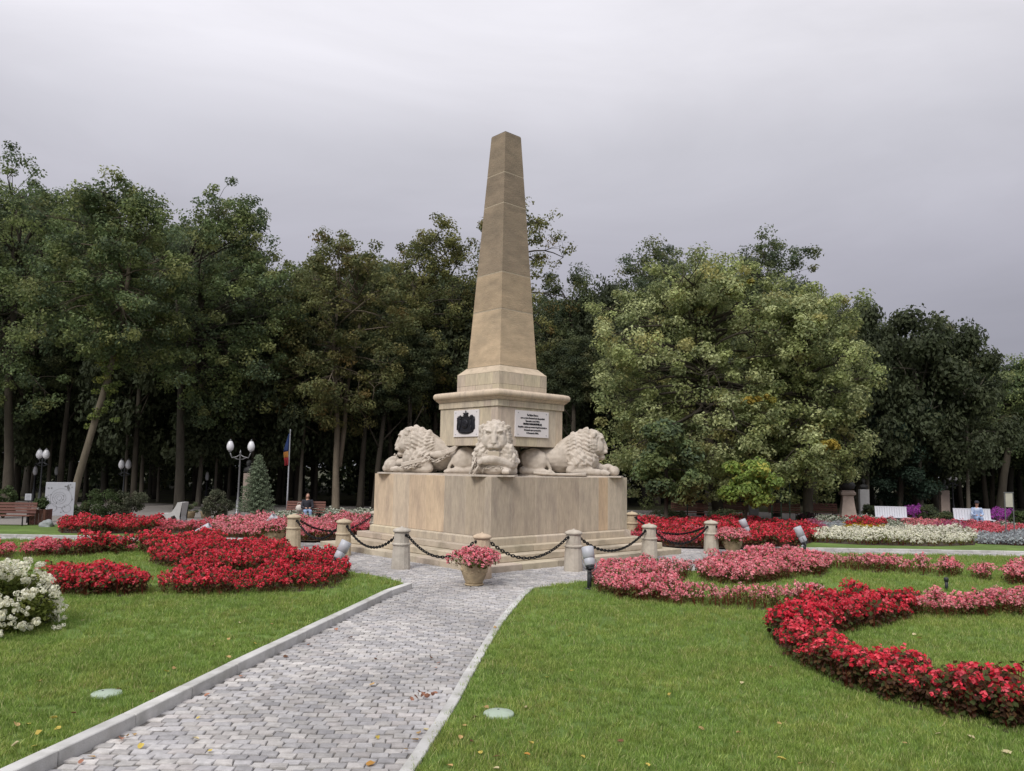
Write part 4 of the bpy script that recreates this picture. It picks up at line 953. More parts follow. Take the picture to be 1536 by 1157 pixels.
for q_, (kn, kv) in enumerate(KINDS.items()):
    PM[kn] = []
    for v in range(5):
        V, F, c = plant(q_*10+v+500, **kv); PM[kn].append((V, F, c, np_mesh('flowering_plant', V, F, PLANT, c)))
    lo_ = dict(kv); lo_['nl'] = max(6, int(kv['nl']*.45)); lo_['ls'] = kv['ls']*1.35; lo_['npet'] = max(1, int(kv['npet']*.5)); lo_['ps'] = kv['ps']*1.3
    PL[kn] = [plant(q_*10+v+500, **lo_) for v in range(5)]      # lighter plants for the far beds
def bed(label, polys, kinds, sp=.17, nsingle=0, cat='flower bed', plantname='begonia', z0=LZ, clump=0, world=False, hs=1.0, seed=0, thin=0, group='flower beds'):
    """polys: outlines on the ground as the photograph shows them; kinds: name or function(point)->name or None"""
    rng = np.random.default_rng(900+seed+len(bpy.data.objects)); pts = []
    W_ = []
    for poly in polys:
        wp = np.array([at(x, y, z0)[:2] if not world else (x, y) for x, y in poly]); W_.append(wp)
        lo, hi = wp.min(0), wp.max(0); gx = np.arange(lo[0], hi[0]+sp, sp); gy = np.arange(lo[1], hi[1]+sp, sp)
        G = np.stack(np.meshgrid(gx, gy), -1).reshape(-1, 2)+rng.uniform(-.45, .45, (len(gx)*len(gy), 2))*sp
        pts.append(G[inpoly(G, wp)])
    P_ = np.concatenate(pts)
    if thin: P_ = P_[rng.uniform(0, 1, len(P_)) > thin]
    # overlapping outlines: drop doubles
    if len(polys) > 1:
        key = np.round(P_/(sp*.8)).astype(int); _, ui = np.unique(key, axis=0, return_index=True); P_ = P_[np.sort(ui)]
    c0 = P_.mean(0); root = empty('flower_bed', (c0[0], c0[1], z0-.01), 0, label, cat, group)
    b = MB()
    for q_, wp in enumerate(W_):
        b.face([(x-c0[0], y-c0[1], .014+.004*q_) for x, y in wp])
    b.build('bare_soil', SOIL, root)
    d = np.hypot(P_[:, 0], P_[:, 1]); o_ = np.argsort(d); P_ = P_[o_]
    grow = .5+.5*np.sin(P_[:, 0]*2.3+1.1*np.sin(P_[:, 1]*1.7))*np.cos(P_[:, 1]*2.9+P_[:, 0])
    VV, FF, CC = [], [], []; off = 0
    for i, p in enumerate(P_):
        kn = kinds(p) if callable(kinds) else kinds
        if kn is None or rng.uniform() < .07: continue
        vi = rng.integers(5); V, F, c, me = PM[kn][vi]; a = rng.uniform(0, 6.28); s = rng.uniform(.62, 1.22)*hs*(.74+.46*grow[i]); lean = rng.uniform(-.12, .12, 2)
        if i < nsingle:
            link(plantname+'_plant', me, root, (p[0]-c0[0], p[1]-c0[1], .0), (lean[0], lean[1], a), (s, s, s))
        else:
            if c0[1] > 23: V, F, c = PL[kn][vi]
            ca, sa = math.cos(a), math.sin(a); W2 = V*s; W2 = np.stack([W2[:, 0]*ca-W2[:, 1]*sa+lean[0]*W2[:, 2], W2[:, 0]*sa+W2[:, 1]*ca+lean[1]*W2[:, 2], W2[:, 2]], 1)+np.array([p[0]-c0[0], p[1]-c0[1], 0])
            VV.append(W2); FF.append(F+off); CC.append(c*rng.uniform(.85, 1.12)); off += len(V)
    if VV: tag(link('planting', np_mesh('planting', np.concatenate(VV), np.concatenate(FF), PLANT, np.concatenate(CC)), root), kind='stuff')
    return root
# ------------------------------------------------------------------ flower beds
# left garden, near side
bed('big red begonia swirl on the left lawn, two arms with a slit of grass between',
    [[(240, 882), (242, 893), (330, 896), (430, 891), (500, 882), (523, 868), (520, 852), (480, 856), (440, 870), (400, 877), (320, 879)],
     [(228, 838), (228, 847), (262, 858), (330, 862), (400, 862), (440, 858), (500, 851), (512, 846), (455, 839), (400, 828), (300, 824)]], lambda p: None if .5+.5*math.sin(p[0]*3.1+math.sin(p[1]*2.7)*1.4)*math.cos(p[1]*3.3) > .90 else 'red', .18, 290, seed=1, hs=.9)
bed('short red begonia arc on the left lawn beside the white bush', [[(68, 876), (74, 893), (130, 897), (221, 894), (219, 882), (180, 878), (100, 874)]], 'red', .16, 200, seed=2)
bed('thin red begonia band along the back of the left lawn',
    [[(33, 838), (100, 836), (200, 831), (200, 825), (100, 827), (33, 831)], [(-60, 842), (20, 838), (18, 831), (-60, 834)]],
    lambda p: ('redbronze' if math.sin(p[0]*2.1) > .2 else 'pinkred'), .2, 150, seed=3)
bed('narrow red begonia band joining the back band to the big red swirl', [[(212, 829), (230, 836), (330, 826), (330, 819), (250, 820), (212, 822)]], 'redbronze', .18, 150, seed=4)
bed('far scarlet begonia bed in front of the shrubs and the leaning tree', [[(86, 796), (92, 800), (160, 801), (240, 800), (240, 793), (160, 791), (95, 790)]], 'red', .22, 150, seed=5)
bed('far pinkish red begonia strip left of the floodlight', [[(232, 793), (232, 800), (330, 800), (330, 793)]], 'pinkred', .22, 120, seed=6)
bed('wide pink begonia bed behind the left bollards', [[(312, 796), (330, 806), (400, 811), (480, 812), (520, 806), (565, 800), (600, 790), (600, 781), (520, 783), (470, 792), (400, 785), (330, 788)]],
    lambda p: 'pinkred' if p[0] > -6.5 and math.sin(p[0]*3)+math.sin(p[1]*2) > .3 else 'pink', .19, 290, seed=7)
bed('strip of white-edged plants behind the pink bed, left of the plinth', [[(400, 778), (400, 785), (560, 783), (565, 776), (500, 774)]], 'lowwhite', .22, 150, seed=8, hs=1.2)
# far side, right of the plinth
bed('far crimson begonia bed right of the plinth', [[(935, 806), (960, 819), (1080, 822), (1190, 822), (1225, 812), (1232, 804), (1190, 795), (1120, 790), (1000, 788), (925, 789)]],
    lambda p: 'red' if p[0] > 8 or math.sin(p[0]*1.7+p[1]) > -.3 else 'pinkred', .21, 290, seed=9)
bed('strip of white-edged plants behind the crimson bed beside the plinth', [[(925, 781), (925, 789), (1000, 787), (1010, 782)]], 'lowwhite', .22, 80, seed=10, hs=1.2)
bed('long white marguerite bed on the far right lawn', [[(1210, 806), (1222, 814), (1300, 818), (1400, 820), (1462, 818), (1466, 809), (1440, 800), (1330, 799), (1260, 802)]],
    'white', .235, 290, seed=11, hs=.86, plantname='marguerite')
bed('yellow marigold strip behind the white bed', [[(1262, 799), (1330, 800), (1333, 794), (1262, 793)]], 'yellow', .2, 200, seed=12, plantname='marigold')
bed('patchwork of low mixed flowers before the white benches', [[(1205, 790), (1215, 797), (1265, 797), (1335, 796), (1460, 799), (1536, 800), (1600, 798), (1560, 790), (1400, 788), (1300, 786), (1215, 784)]],
    lambda p: ['pinkred', 'lowwhite', 'rose', 'silver', 'red', 'lowwhite', 'pink', 'rose'][int((p[0]*.75+math.sin(p[1]*1.1)*.6) % 8)], .24, 290, seed=13, hs=.95, plantname='bedding')
bed('rose pink bed between the white and silver plants at the right', [[(1455, 801), (1460, 810), (1512, 806), (1536, 801), (1536, 797), (1470, 797)]], 'pinkred', .22, 150, seed=14)
bed('silver-leaved plants round the two-legged sign at the right edge', [[(1462, 810), (1466, 816), (1600, 822), (1620, 808), (1520, 804), (1500, 808)]], 'silver', .21, 200, seed=15, plantname='silver_leaf')
bed('purple flower mound beside the first white bench', [[(1360, 783), (1384, 784), (1383, 778), (1361, 777)]], 'purple', .22, 60, seed=16, plantname='purple_flower', hs=1.15)
bed('purple flower mound right of the second white bench', [[(1486, 789), (1524, 791), (1522, 784), (1487, 782)]], 'purple', .22, 100, seed=17, plantname='purple_flower', hs=1.15)
bed('white flower strip at the foot of the bronze bust', [[(1225, 786), (1230, 790), (1312, 789), (1312, 784)]], 'lowwhite', .24, 90, seed=18, hs=1.3)
# right garden, near side
def pk(p):
    # the long front arc thins out towards the red swirl
    return 'pinkthin' if p[0] > 3.45 else 'pink'
bed('pink begonia arc on the right lawn, hooked round the floodlight post, sparse at one end',
    [[(889, 872), (890, 886), (930, 900), (1000, 908), (1090, 914), (1180, 916), (1240, 914), (1240, 907), (1180, 906), (1090, 903), (1020, 897), (970, 888), (940, 878), (1036, 871), (1036, 858), (960, 856), (905, 861)]],
    pk, .155, 290, seed=20)
bed('pink begonia comma in the middle of the right lawn', [[(1045, 864), (1060, 874), (1110, 880), (1158, 876), (1185, 868), (1238, 866), (1240, 856), (1190, 850), (1130, 853), (1090, 850), (1050, 856)],
    [(1118, 846), (1118, 853), (1240, 857), (1245, 848), (1200, 843), (1130, 842)]], 'pink', .155, 290, seed=21)
bed('thin pink begonia row at the back of the right lawn', [[(1240, 849), (1240, 855), (1330, 860), (1400, 864), (1442, 868), (1445, 861), (1400, 857), (1320, 852)], [(1458, 864), (1458, 871), (1484, 872), (1484, 864)]],
    lambda p: 'pinkthin' if math.sin(p[0]*3.7) > -.1 else 'pink', .17, 200, seed=22)
bed('pink begonia clump at the right edge of the lawn', [[(1506, 868), (1512, 877), (1620, 886), (1640, 868), (1560, 862)]], 'pink', .16, 160, seed=23)
bed('pink begonia row running from the red swirl to the right edge', [[(1366, 916), (1366, 926), (1420, 927), (1536, 926), (1640, 925), (1640, 908), (1536, 911), (1430, 914)]],
    lambda p: 'pinkthin' if p[0] < 6.6 and math.sin(p[0]*4) > -.5 else 'pink', .165, 220, seed=24)
bed('red bronze-leaved begonia swirl curving towards the camera on the right lawn',
    [[(1374, 914), (1372, 929), (1330, 940), (1270, 950), (1243, 958), (1238, 968), (1252, 990), (1300, 1012), (1400, 1040), (1480, 1058), (1620, 1090), (1640, 1132), (1536, 1106), (1420, 1076), (1330, 1052), (1262, 1030), (1205, 1003), (1172, 982), (1160, 958), (1172, 940), (1230, 924), (1310, 914)]],
    lambda p: 'red' if p[1] > 11.0 else ('redbronze' if p[1] > 9.35 or random.random() < .3 else 'bronze'), .155, 300, seed=25)
# white bush at the lower left
root = empty('white_phlox_bush', (*at(4, 946, LZ)[:2], LZ-.01), 0, 'big white-flowered yellow-green bush at the left edge of the near lawn', 'flowering bush')
rng = np.random.default_rng(77); k = 150; d = nrmz(rng.normal(size=(k, 3))); d[:, 2] = np.abs(d[:, 2]); rr_ = rng.uniform(.4, .95, (k, 1))
cl = d*rr_*np.array([.70, .70, .88])+np.array([0, 0, .06])
link('foliage', crown_mesh('foliage', rng, cl, np.full(k, .16), 60, [((.19, .22, .05), 3), ((.13, .17, .04), 3), ((.28, .28, .09), 1)], .07, flat=1, mat_=PLANT), root)
b = MB()
for i in range(14): a = i*1.1; limb(b, (0, 0, -.05), (math.cos(a)*.6, math.sin(a)*.6, .55+.02*i), .012, .006, random.Random(i), .1, 3, 5)
b.build('stem', BARK, root)
def head_mesh(seed):
    rng = np.random.default_rng(seed); V_, F_, C_, off = [], [], [], 0
    for c in rng.normal(size=(7, 3))*np.array([.045, .045, .03]):
        n_ = 16; d = nrmz(rng.normal(size=(n_, 3))); V, F = leaf_quads(c+d*.028, nrmz(d+rng.normal(size=(n_, 3))*.3), .034, .03, rng); V_.append(V); F_.append(F+off); off += len(V); C_.append(np.repeat(pick(WHT, rng, n_), 4, 0))
    return np_mesh('flower_head', np.concatenate(V_), np.concatenate(F_), PLANT, np.concatenate(C_))
hm = [head_mesh(s_) for s_ in range(5)]
d = nrmz(rng.normal(size=(260, 3))); d = d[d[:, 2] > -.05][:120]
for i, v in enumerate(d):
    p = v*np.array([.76, .76, .95])*rng.uniform(.9, 1.08); s_ = rng.uniform(.75, 1.35)
    link('flower_head', hm[i % 5], root, (p[0], p[1], p[2]+.06), (rng.uniform(-.5, .5), rng.uniform(-.5, .5), rng.uniform(0, 6)), (s_, s_, s_))

# ------------------------------------------------------------------ flower pots
def pot(px, py, label, seed, s=1.0, red=False):
    g_ = at(px, py); root = empty('flower_pot', (g_[0], g_[1], 0.012), 0, label, 'flower pot', 'clay pots of pink flowers round the monument', scale=s)
    b = MB(); b.lathe([(.17, 0), (.21, .015), (.21, .04), (.16, .05)], 24); b.build('saucer', TERRA, root)
    b = MB(); b.lathe([(.17, .045), (.19, .05), (.195, .08), (.225, .14), (.275, .26), (.30, .38), (.305, .45), (.305, .47), (.335, .49), (.34, .53), (.325, .55), (.29, .55), (.27, .50), (.1, .49)], 32)
    for i in range(4):
        a = i*math.pi/2+.4; b.ell((.275*math.cos(a), .275*math.sin(a), .36), (.05, .05, .06)); b.tube([(.28*math.cos(a+t), .28*math.sin(a+t), .40-.28*abs(t)*1.1+.2*t*t) for t in (-.7, -.35, 0, .35, .7)], .014, 6)
    b.build('vessel', TERRA, root)
    b = MB(); b.lathe([(.28, .49), (.28, .515), (.01, .53)], 20); b.build('earth', SOIL, root)
    rng = np.random.default_rng(seed)
    for i in range(38):
        a = rng.uniform(0, 6.28); q = math.sqrt(rng.uniform(0, 1))*.29; me = PM['pink' if not red else 'pinkred'][i % 5][3]
        o = link('begonia_plant', me, root, (q*math.cos(a), q*math.sin(a), .47-.12*q), (-math.sin(a)*q*-2.6*0+rng.uniform(-.1, .1)+math.sin(-a)*-q*0, 0, 0) if False else (0, 0, 0), (.98,)*3)
        ax = Vector((-math.sin(a), math.cos(a), 0)); o.rotation_mode = 'XYZ'
        o.rotation_euler = (Matrix.Rotation(q*3.6, 3, ax) @ Matrix.Rotation(rng.uniform(0, 6.28), 3, 'Z')).to_euler()
    return root
pot(711, 879, 'large clay pot of pink begonias on the setts before the nearest bollard', 1)
pot(411, 820, 'clay pot of pink begonias beside the leftmost bollard', 2)
pot(1099, 832, 'clay pot of pink begonias right of the right-hand bollard, behind pink flowers', 3)

# ------------------------------------------------------------------ floodlights
def flood(px, py, hx, hy, label, length=.52, tilt=(0, 0, 1), post=True, z0=LZ, col=(1, 1, 1)):
    """base at (px,py); head centre seen at (hx,hy); tilt = direction the lamp looks"""
    g_ = at(px, py, z0); Y = g_[1]; hc = Vector((xat(hx, hy, Y)-g_[0], 0, hgt(hx, hy, Y)-z0)); d = Vector(tilt).normalized()
    root = empty('floodlight', g_, 0, label, 'floodlight', 'white spotlights aimed at the obelisk')
    b = MB(); zt = max(.08, hc.z-length*.42); b.tube([(0, 0, -.03), (0, 0, zt)], .048, 12); b.lathe([(.09, 0), (.09, .02), (.05, .03)], 14); b.build('post', DARKP, root)
    q = d.to_track_quat('Z', 'Y').to_euler(); e = Matrix.Identity(3)
    b = MB(); b.lathe([(.095, -length*.30), (.113, -length*.27), (.115, -length*.02), (.108, 0)], 20); b.build('housing', WHITEP, root, loc=hc, rot=q)
    b = MB(); b.lathe([(.10, 0), (.128, .01), (.130, length*.46), (.122, length*.47), (.115, length*.35), (.02, length*.34)], 20); b.build('hood', WHITEP, root, loc=hc, rot=q)
    b = MB(); b.lathe([(.06, -length*.40), (.085, -length*.37), (.10, -length*.30)], 16)
    for i in range(5): b.box((0, (i-2)*.035, -length*.39), (.13, .008, .05))
    b.build('rear_cap', DARKP, root, loc=hc, rot=q)
    b = MB(); x = .155; b.tube([(x, 0, -.02), (x, 0, -length*.34), (.06, 0, -length*.52), (-.06, 0, -length*.52), (-x, 0, -length*.34), (-x, 0, -.02)], .011, 6)
    b.build('bracket', GREYM, root, loc=hc, rot=q)
    b = MB(); b.tube([hc+Vector((0, 0, -length*.52)), (0, 0, zt)], .03, 8); b.build('joint', WHITEP, root)
    return root
flood(884, 884, 883.5, 838, 'white spotlight on a black post beside the path, right of the flower pot', tilt=(-.12, .35, 1))
flood(512, 858, 512, 828, 'white spotlight tilted right among the red flowers at the left foot of the steps', tilt=(.45, .25, 1), length=.58)
flood(304, 813, 303, 796, 'white spotlight lying almost flat at the edge of the pink bed on the left', tilt=(1, .1, .55), length=.62)
flood(404, 802, 406, 781, 'grey spotlight in the middle of the pink bed on the left', tilt=(.7, -.2, .7), length=.5)
flood(1121, 815, 1118, 791, 'white spotlight leaning left in the crimson bed on the right', tilt=(-.45, .1, 1), length=.62)
flood(1207, 826, 1202, 804, 'white spotlight leaning left on the lawn before the crimson bed', tilt=(-.45, .1, 1), length=.66)
g_ = at(1420, 886, LZ); root = empty('path_light', g_, 0, 'small black bollard light on the right lawn between the pink rows', 'garden light')
b = MB(); b.tube([(0, 0, -.02), (0, 0, .20)], .035, 14); b.build('post', DARKP, root); b = MB(); b.lathe([(.048, .20), (.05, .27), (.03, .285)], 14); b.build('head', DARKP, root)
for (px, py, lb) in ((748, 1073, 'pale green round cover in the grass right of the path'), (160, 1043, 'pale green round cover half sunk in the grass left of the path')):
    g_ = at(px, py, LZ); root = empty('valve_cover', g_, random.uniform(0, 3), lb, 'irrigation cover')
    b = MB(); b.lathe([(.158, -.02), (.158, .022), (.150, .030), (.05, .040), (.005, .041)], 28); b.build('lid', DISC, root)
    b = MB(); b.lathe([(.012, .038), (.012, .046), (.006, .048)], 8, c=(.06, .02, -.004)); b.build('bolt', DARKP, root)

# ------------------------------------------------------------------ park furniture
def slat_bench(px, py, W_, label, rz=0, col=(1, 1, 1), group='red slatted park benches'):
    g_ = at(px, py); root = empty('park_bench', g_, rz, label, 'bench', group)
    for i in range(5): b = MB(); b.box((0, -.22+.10*i, .45), (W_, .085, .035), bev=.006); b.build('seat_slat', WOODR, root, color=rc(.85, 1.15))
    for i in range(4): b = MB(); b.box((0, .27+.022*i, .56+.11*i), (W_, .03, .09), rot=Euler((-.2, 0, 0)), bev=.006); b.build('back_slat', WOODR, root, color=rc(.9, 1.25))
    for x in (-W_/2+.25, W_/2-.25):
        b = MB(); b.tube([(x, -.2, 0), (x, -.22, .43), (x, .24, .43), (x, .38, .95)], .025, 6); b.tube([(x, .22, .43), (x, .3, 0)], .025, 6); b.build('leg_frame', IRON, root)
    return root
slat_bench(2, 791, 2.2, 'red slatted bench at the left edge beside the wooden planter', rz=.1)
B1 = slat_bench(456, 784, 1.75, 'red slatted bench left of the monument with a seated woman', rz=.05)
for (px, py, w_, lb) in ((1035, 782, 1.9, 'shaded bench under the left part of the lime'), (1100, 780, 1.6, 'shaded bench between the thin posts under the lime'), (1178, 782, 1.7, 'shaded bench beside the dark-leaved bush'), (1238, 782, 1.4, 'shaded bench just left of the bronze bust')):
    slat_bench(px, py, w_, lb, rz=-.15)
def white_bench(px, py, W_, label):
    g_ = at(px, py); root = empty('white_bench', g_, -.12, label, 'bench', 'white slatted benches')
    n_ = 13
    for i in range(n_): b = MB(); b.box((-W_/2+W_*(i+.5)/n_, .30, .62), (W_/n_-.012, .03, .62), rot=Euler((-.15, 0, 0))); b.build('back_slat', WHITEB, root)
    b = MB(); b.box((0, .345, .93), (W_, .04, .06)); b.build('top_rail', WHITEB, root)
    b = MB(); b.box((0, .31, .33), (W_, .04, .06)); b.build('lower_rail', WHITEB, root)
    for i in range(5): b = MB(); b.box((0, -.2+.105*i, .42), (W_, .09, .03)); b.build('seat_slat', WHITEB, root)
    for x in (-W_/2+.1, W_/2-.1): b = MB(); b.box((x, 0, .20), (.07, .5, .40)); b.build('leg', WHITEB, root)
    return root
white_bench(1340, 789, 1.55, 'white slatted bench left of the purple flowers')
WB = white_bench(1463, 793, 1.75, 'white slatted bench with a capped person sitting on it')
g_ = at(1322, 782); root = empty('stone_slab_bench', (g_[0], g_[1], 0), 0, 'pale stone ledge tilted behind the first white bench', 'stone ledge'); b = MB(); b.box((0, 0, .5), (.7, .5, .25), rot=Euler((0, .3, 0)), bev=.02); b.build('ledge', CONC, root); b = MB(); b.box((0, 0, .2), (.5, .4, .42), bev=.02); b.build('base', CONC, root)
# sculpted white concrete lounger
g_ = at(259, 785); root = empty('curved_lounger', g_, 0, 'curved white concrete lounge seat behind the far red strip', 'lounge seat')
b = MB(); W_ = .7
sec = [(-.50, .36), (-.46, .42), (-.1, .42), (.08, .50), (.22, .72), (.30, .90), (.50, .90), (.46, .6), (.42, .3), (.46, 0), (.34, 0), (.30, .22), (.20, .36), (.06, .30), (-.02, .1), (.0, 0), (-.12, 0), (-.16, .2), (-.24, .33), (-.46, .31)]
vs0 = [b.bm.verts.new((x, -W_/2, z)) for x, z in sec]; vs1 = [b.bm.verts.new((x, W_/2, z)) for x, z in sec]
for i in range(len(sec)): b.bm.faces.new((vs0[i], vs0[(i+1) % len(sec)], vs1[(i+1) % len(sec)], vs1[i]))
f0 = b.bm.faces.new(vs0[::-1]); f1 = b.bm.faces.new(vs1); bmesh.ops.triangulate(b.bm, faces=[f0, f1]); b.build('seat', CONC, root)
# map board
g_ = at(87, 784); root = empty('map_board', g_, .35, 'white board with a dark printed garden plan, leaning beside the leaning tree', 'map board')
b = MB(); b.box((0, 0, .98), (1.10, .05, 1.40), bev=.008); b.build('panel', WHITEP, root)
b = MB()
for c, r_c in (((-.02, 1.02), .25), ((-.02, 1.02), .17), ((-.02, 1.02), .09), ((-.26, .62), .17), ((.28, .58), .16), ((.05, 1.02), .40)):
    b.tube([(c[0]+r_c*math.cos(a*.2618), -.026, c[1]+r_c*math.sin(a*.2618)) for a in range(25)], .005, 4)
rr2 = random.Random(3)
for i in range(26): x, z = rr2.uniform(-.48, .48), rr2.uniform(.4, 1.6); b.box((x, -.028, z), (rr2.uniform(.01, .06), .006, rr2.uniform(.01, .05)), rot=Euler((0, rr2.uniform(0, 3), 0)))
b.face([(.22, -.03, 1.52), (.30, -.03, 1.60), (.36, -.03, 1.42), (.33, -.03, 1.30), (.25, -.03, 1.42)])
b.build('printed_plan', GREYM, root)
for x in (-.45, .45): b = MB(); b.box((x, .05, .3), (.06, .05, .7)); b.build('leg', DARKP, root)
# planter, rock, small sign
g_ = at(59, 789); root = empty('wooden_planter', g_, .1, 'upright brown plank planter with a green shrub, left of the map board', 'planter')
for i in range(5): b = MB(); b.box((-.26+.13*i, -.26, .33), (.118, .03, .66), bev=.006); b.build('plank', WOODR, root, color=rc(.6, .85))
for s_ in (-1, 1):
    for i in range(4): b = MB(); b.box((s_*.325, -.19+.13*i, .33), (.03, .118, .66), bev=.006); b.build('plank', WOODR, root, color=rc(.6, .8))
b = MB(); b.box((0, 0, .55), (.6, .48, .1)); b.build('earth', SOIL, root)
rng = np.random.default_rng(71); cl = rng.normal(size=(16, 3))*np.array([.16, .14, .16])+np.array([0, 0, .9]); link('foliage', crown_mesh('foliage', rng, cl, np.full(16, .14), 50, G1, .09), root)
g_ = at(70, 793); root = empty('boulder', g_, 0, 'pale grey boulder on the edge of the far left lawn', 'boulder')
t = MB(); t.ell((0, 0, .10), (.26, .22, .24)); t.ell((-.12, .02, .06), (.2, .2, .14)); me = remesh(t.mesh('t', []), .03, 1)
for v in me.vertices:
    c = v.co; q = .03*math.sin(c.x*19+c.y*13)+.025*math.sin(c.z*27+c.x*11); v.co += v.normal*q
me.materials.append(ROCK); link('stone', me, root)
g_ = at(40, 785); root = empty('small_notice', g_, .1, 'small white notice on a dark post behind the left red bench', 'notice')
b = MB(); b.tube([(0, 0, 0), (0, 0, .9)], .03, 8); b.build('post', DARKP, root); b = MB(); b.box((0, -.04, 1.07), (.25, .03, .27), bev=.005); b.build('plate', WHITEP, root)
b = MB()
for i in range(4): b.box((0, -.057, 1.15-.055*i), (.16, .003, .014))
b.build('printed_text', GREYM, root)
# street lamps
def lamp(px, py, Y, hz, label, span=.72, globe=.18, n=2, name='street_lamp', cat='street lamp', vis=1):
    X = xat(px, py, Y); root = empty(name, (X, Y, 0), 0, label, cat, 'lamps with opal globes')
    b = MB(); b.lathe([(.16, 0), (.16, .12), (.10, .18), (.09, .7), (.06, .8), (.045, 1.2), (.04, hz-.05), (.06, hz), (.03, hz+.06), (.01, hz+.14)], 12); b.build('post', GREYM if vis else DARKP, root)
    sides = ((-1, 1) if n == 2 else (0,))
    for s_ in sides:
        x = s_*span*.86
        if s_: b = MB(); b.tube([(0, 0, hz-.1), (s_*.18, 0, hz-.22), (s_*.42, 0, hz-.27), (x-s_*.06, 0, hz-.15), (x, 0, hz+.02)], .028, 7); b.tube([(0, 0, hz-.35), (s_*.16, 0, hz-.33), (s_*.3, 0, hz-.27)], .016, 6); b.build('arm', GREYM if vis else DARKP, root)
        zz = hz+.02 if s_ else hz+.1
        b = MB(); b.lathe([(.06, zz), (.09, zz+.03), (.05, zz+.06)], 12, c=(x, 0, 0)); b.build('globe_holder', GREYM, root)
        b = MB(); b.lathe([(.07, zz+.05), (globe*.8, zz+.11), (globe, zz+.24), (globe*.97, zz+.34), (globe*.75, zz+.47), (.08, zz+.56), (.05, zz+.58)], 18, c=(x, 0, 0)); b.build('globe', GLOBE, root)
        b = MB(); b.lathe([(.09, zz+.56), (.05, zz+.60), (.02, zz+.66)], 10, c=(x, 0, 0)); b.build('finial', GREYM, root)
    return root
lamp(358, 730, 40.3, hgt(358, 679, 40.3), 'grey street lamp with two opal acorn globes left of the spruce', span=.62)
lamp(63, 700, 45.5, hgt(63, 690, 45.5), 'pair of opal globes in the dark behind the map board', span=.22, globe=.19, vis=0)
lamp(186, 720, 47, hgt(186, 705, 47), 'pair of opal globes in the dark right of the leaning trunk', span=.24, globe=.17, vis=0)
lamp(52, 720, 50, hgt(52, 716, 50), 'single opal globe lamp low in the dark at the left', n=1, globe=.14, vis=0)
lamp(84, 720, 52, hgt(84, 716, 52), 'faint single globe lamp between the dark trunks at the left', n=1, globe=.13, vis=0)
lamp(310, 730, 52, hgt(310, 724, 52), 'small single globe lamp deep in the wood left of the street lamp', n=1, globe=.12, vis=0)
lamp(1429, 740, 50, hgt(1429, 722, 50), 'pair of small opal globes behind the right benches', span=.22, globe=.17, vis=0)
# flag
g_ = at(430, 768); Y = g_[1]; root = empty('flag_pole', g_, 0, 'slim white flagpole with a furled blue, yellow and red flag', 'flagpole')
zt = hgt(431, 646, Y); b = MB(); b.lathe([(.05, 0), (.04, 1), (.028, zt), (.04, zt+.03), (.01, zt+.08)], 10); b.build('pole', WHITEP, root)
fl_m = {'blue_stripe': mat('flag_blue', (.02, .04, .13), .8, .1), 'yellow_stripe': mat('flag_yellow', (.34, .15, .035), .8, .1), 'red_stripe': mat('flag_red', (.26, .025, .03), .8, .1)}
zz = [hgt(430, y, Y) for y in (650, 677, 686, 698)]
for q_, (nm, mt) in enumerate(fl_m.items()):
    z1_, z0_ = zz[q_]+.0, zz[q_+1]+.004; V = []; nu, nv = 10, 8
    for i in range(nv+1):
        for j in range(nu+1):
            t = (zz[0]-(z1_+(z0_-z1_)*i/nv))/(zz[0]-zz[3]); wdt = .06+.20*math.sin(min(1, t*1.15)*2.4)**.8; u = j/nu
            V.append((-.03-wdt*u+.02*math.sin(9*t), .07*math.sin(u*7+t*5)*(.3+t), z1_+(z0_-z1_)*i/nv-.05*u))
    F = np.array([(i*(nu+1)+j, i*(nu+1)+j+1, (i+1)*(nu+1)+j+1, (i+1)*(nu+1)+j) for i in range(nv) for j in range(nu)])
    me = np_mesh(nm, np.array(V), F, mt, smooth=True); o = link(nm, me, root); sm = o.modifiers.new('thickness', 'SOLIDIFY'); sm.thickness = .006
# busts on pedestals
def bust(px, py, wpx, hped, hb, label, slim=False, matp=PEDM, Yd=None):
    g_ = at(px, py); Y = Yd or g_[1]; s = Y/FPX; root = empty('bust_statue', (xat(px, py, Y), Y, 0), -.2, label, 'bust statue', 'busts on pedestals'); w_ = wpx*s; hp = hped*s
    b = MB()
    if slim: b.box((0, 0, hp/2), (w_, w_*.8, hp), bev=.01)
    else:
        pr = [(w_*.75, 0), (w_*.75, .12), (w_*.62, .2), (w_*.52, hp*.3), (w_*.42, hp*.62), (w_*.39, hp*.8), (w_*.40, hp*.84), (w_*.52, hp*.87), (w_*.54, hp*.93), (w_*.45, hp*.96), (w_*.45, hp)]
        b.lathe([(r*1.15, z) for r, z in pr], 4, smooth=False, phase=math.pi/4)
    b.build('pedestal', matp, root)
    t = MB(); h_ = hb*s; t.ell((0, 0, hp+h_*.24), (h_*.40, h_*.24, h_*.26)); t.cap((0, 0, hp+h_*.35), (0, -.02*h_, hp+h_*.6), h_*.13, h_*.11); t.ell((0, -.03*h_, hp+h_*.75), (h_*.17, h_*.20, h_*.23)); t.ell((0, -.22*h_, hp+h_*.72), (h_*.035, h_*.05, h_*.06)); t.ell((0, .04*h_, hp+h_*.82), (h_*.19, h_*.19, h_*.19)); t.ell((0, -.16*h_, hp+h_*.60), (h_*.09, h_*.07, h_*.07))
    me = remesh(t.mesh('t', []), h_*.03, 1); me.materials.append(BRONZE); link('bust', me, root)
    return root
bust(1272, 786, 24, 48, 30, 'dark bronze bust on a flared pinkish stone pedestal at the edge of the lime', Yd=42)
bust(1297, 784, 13, 42, 16, 'small bust on a plain pale pillar right of the big bust', slim=True, matp=CONC, Yd=47)
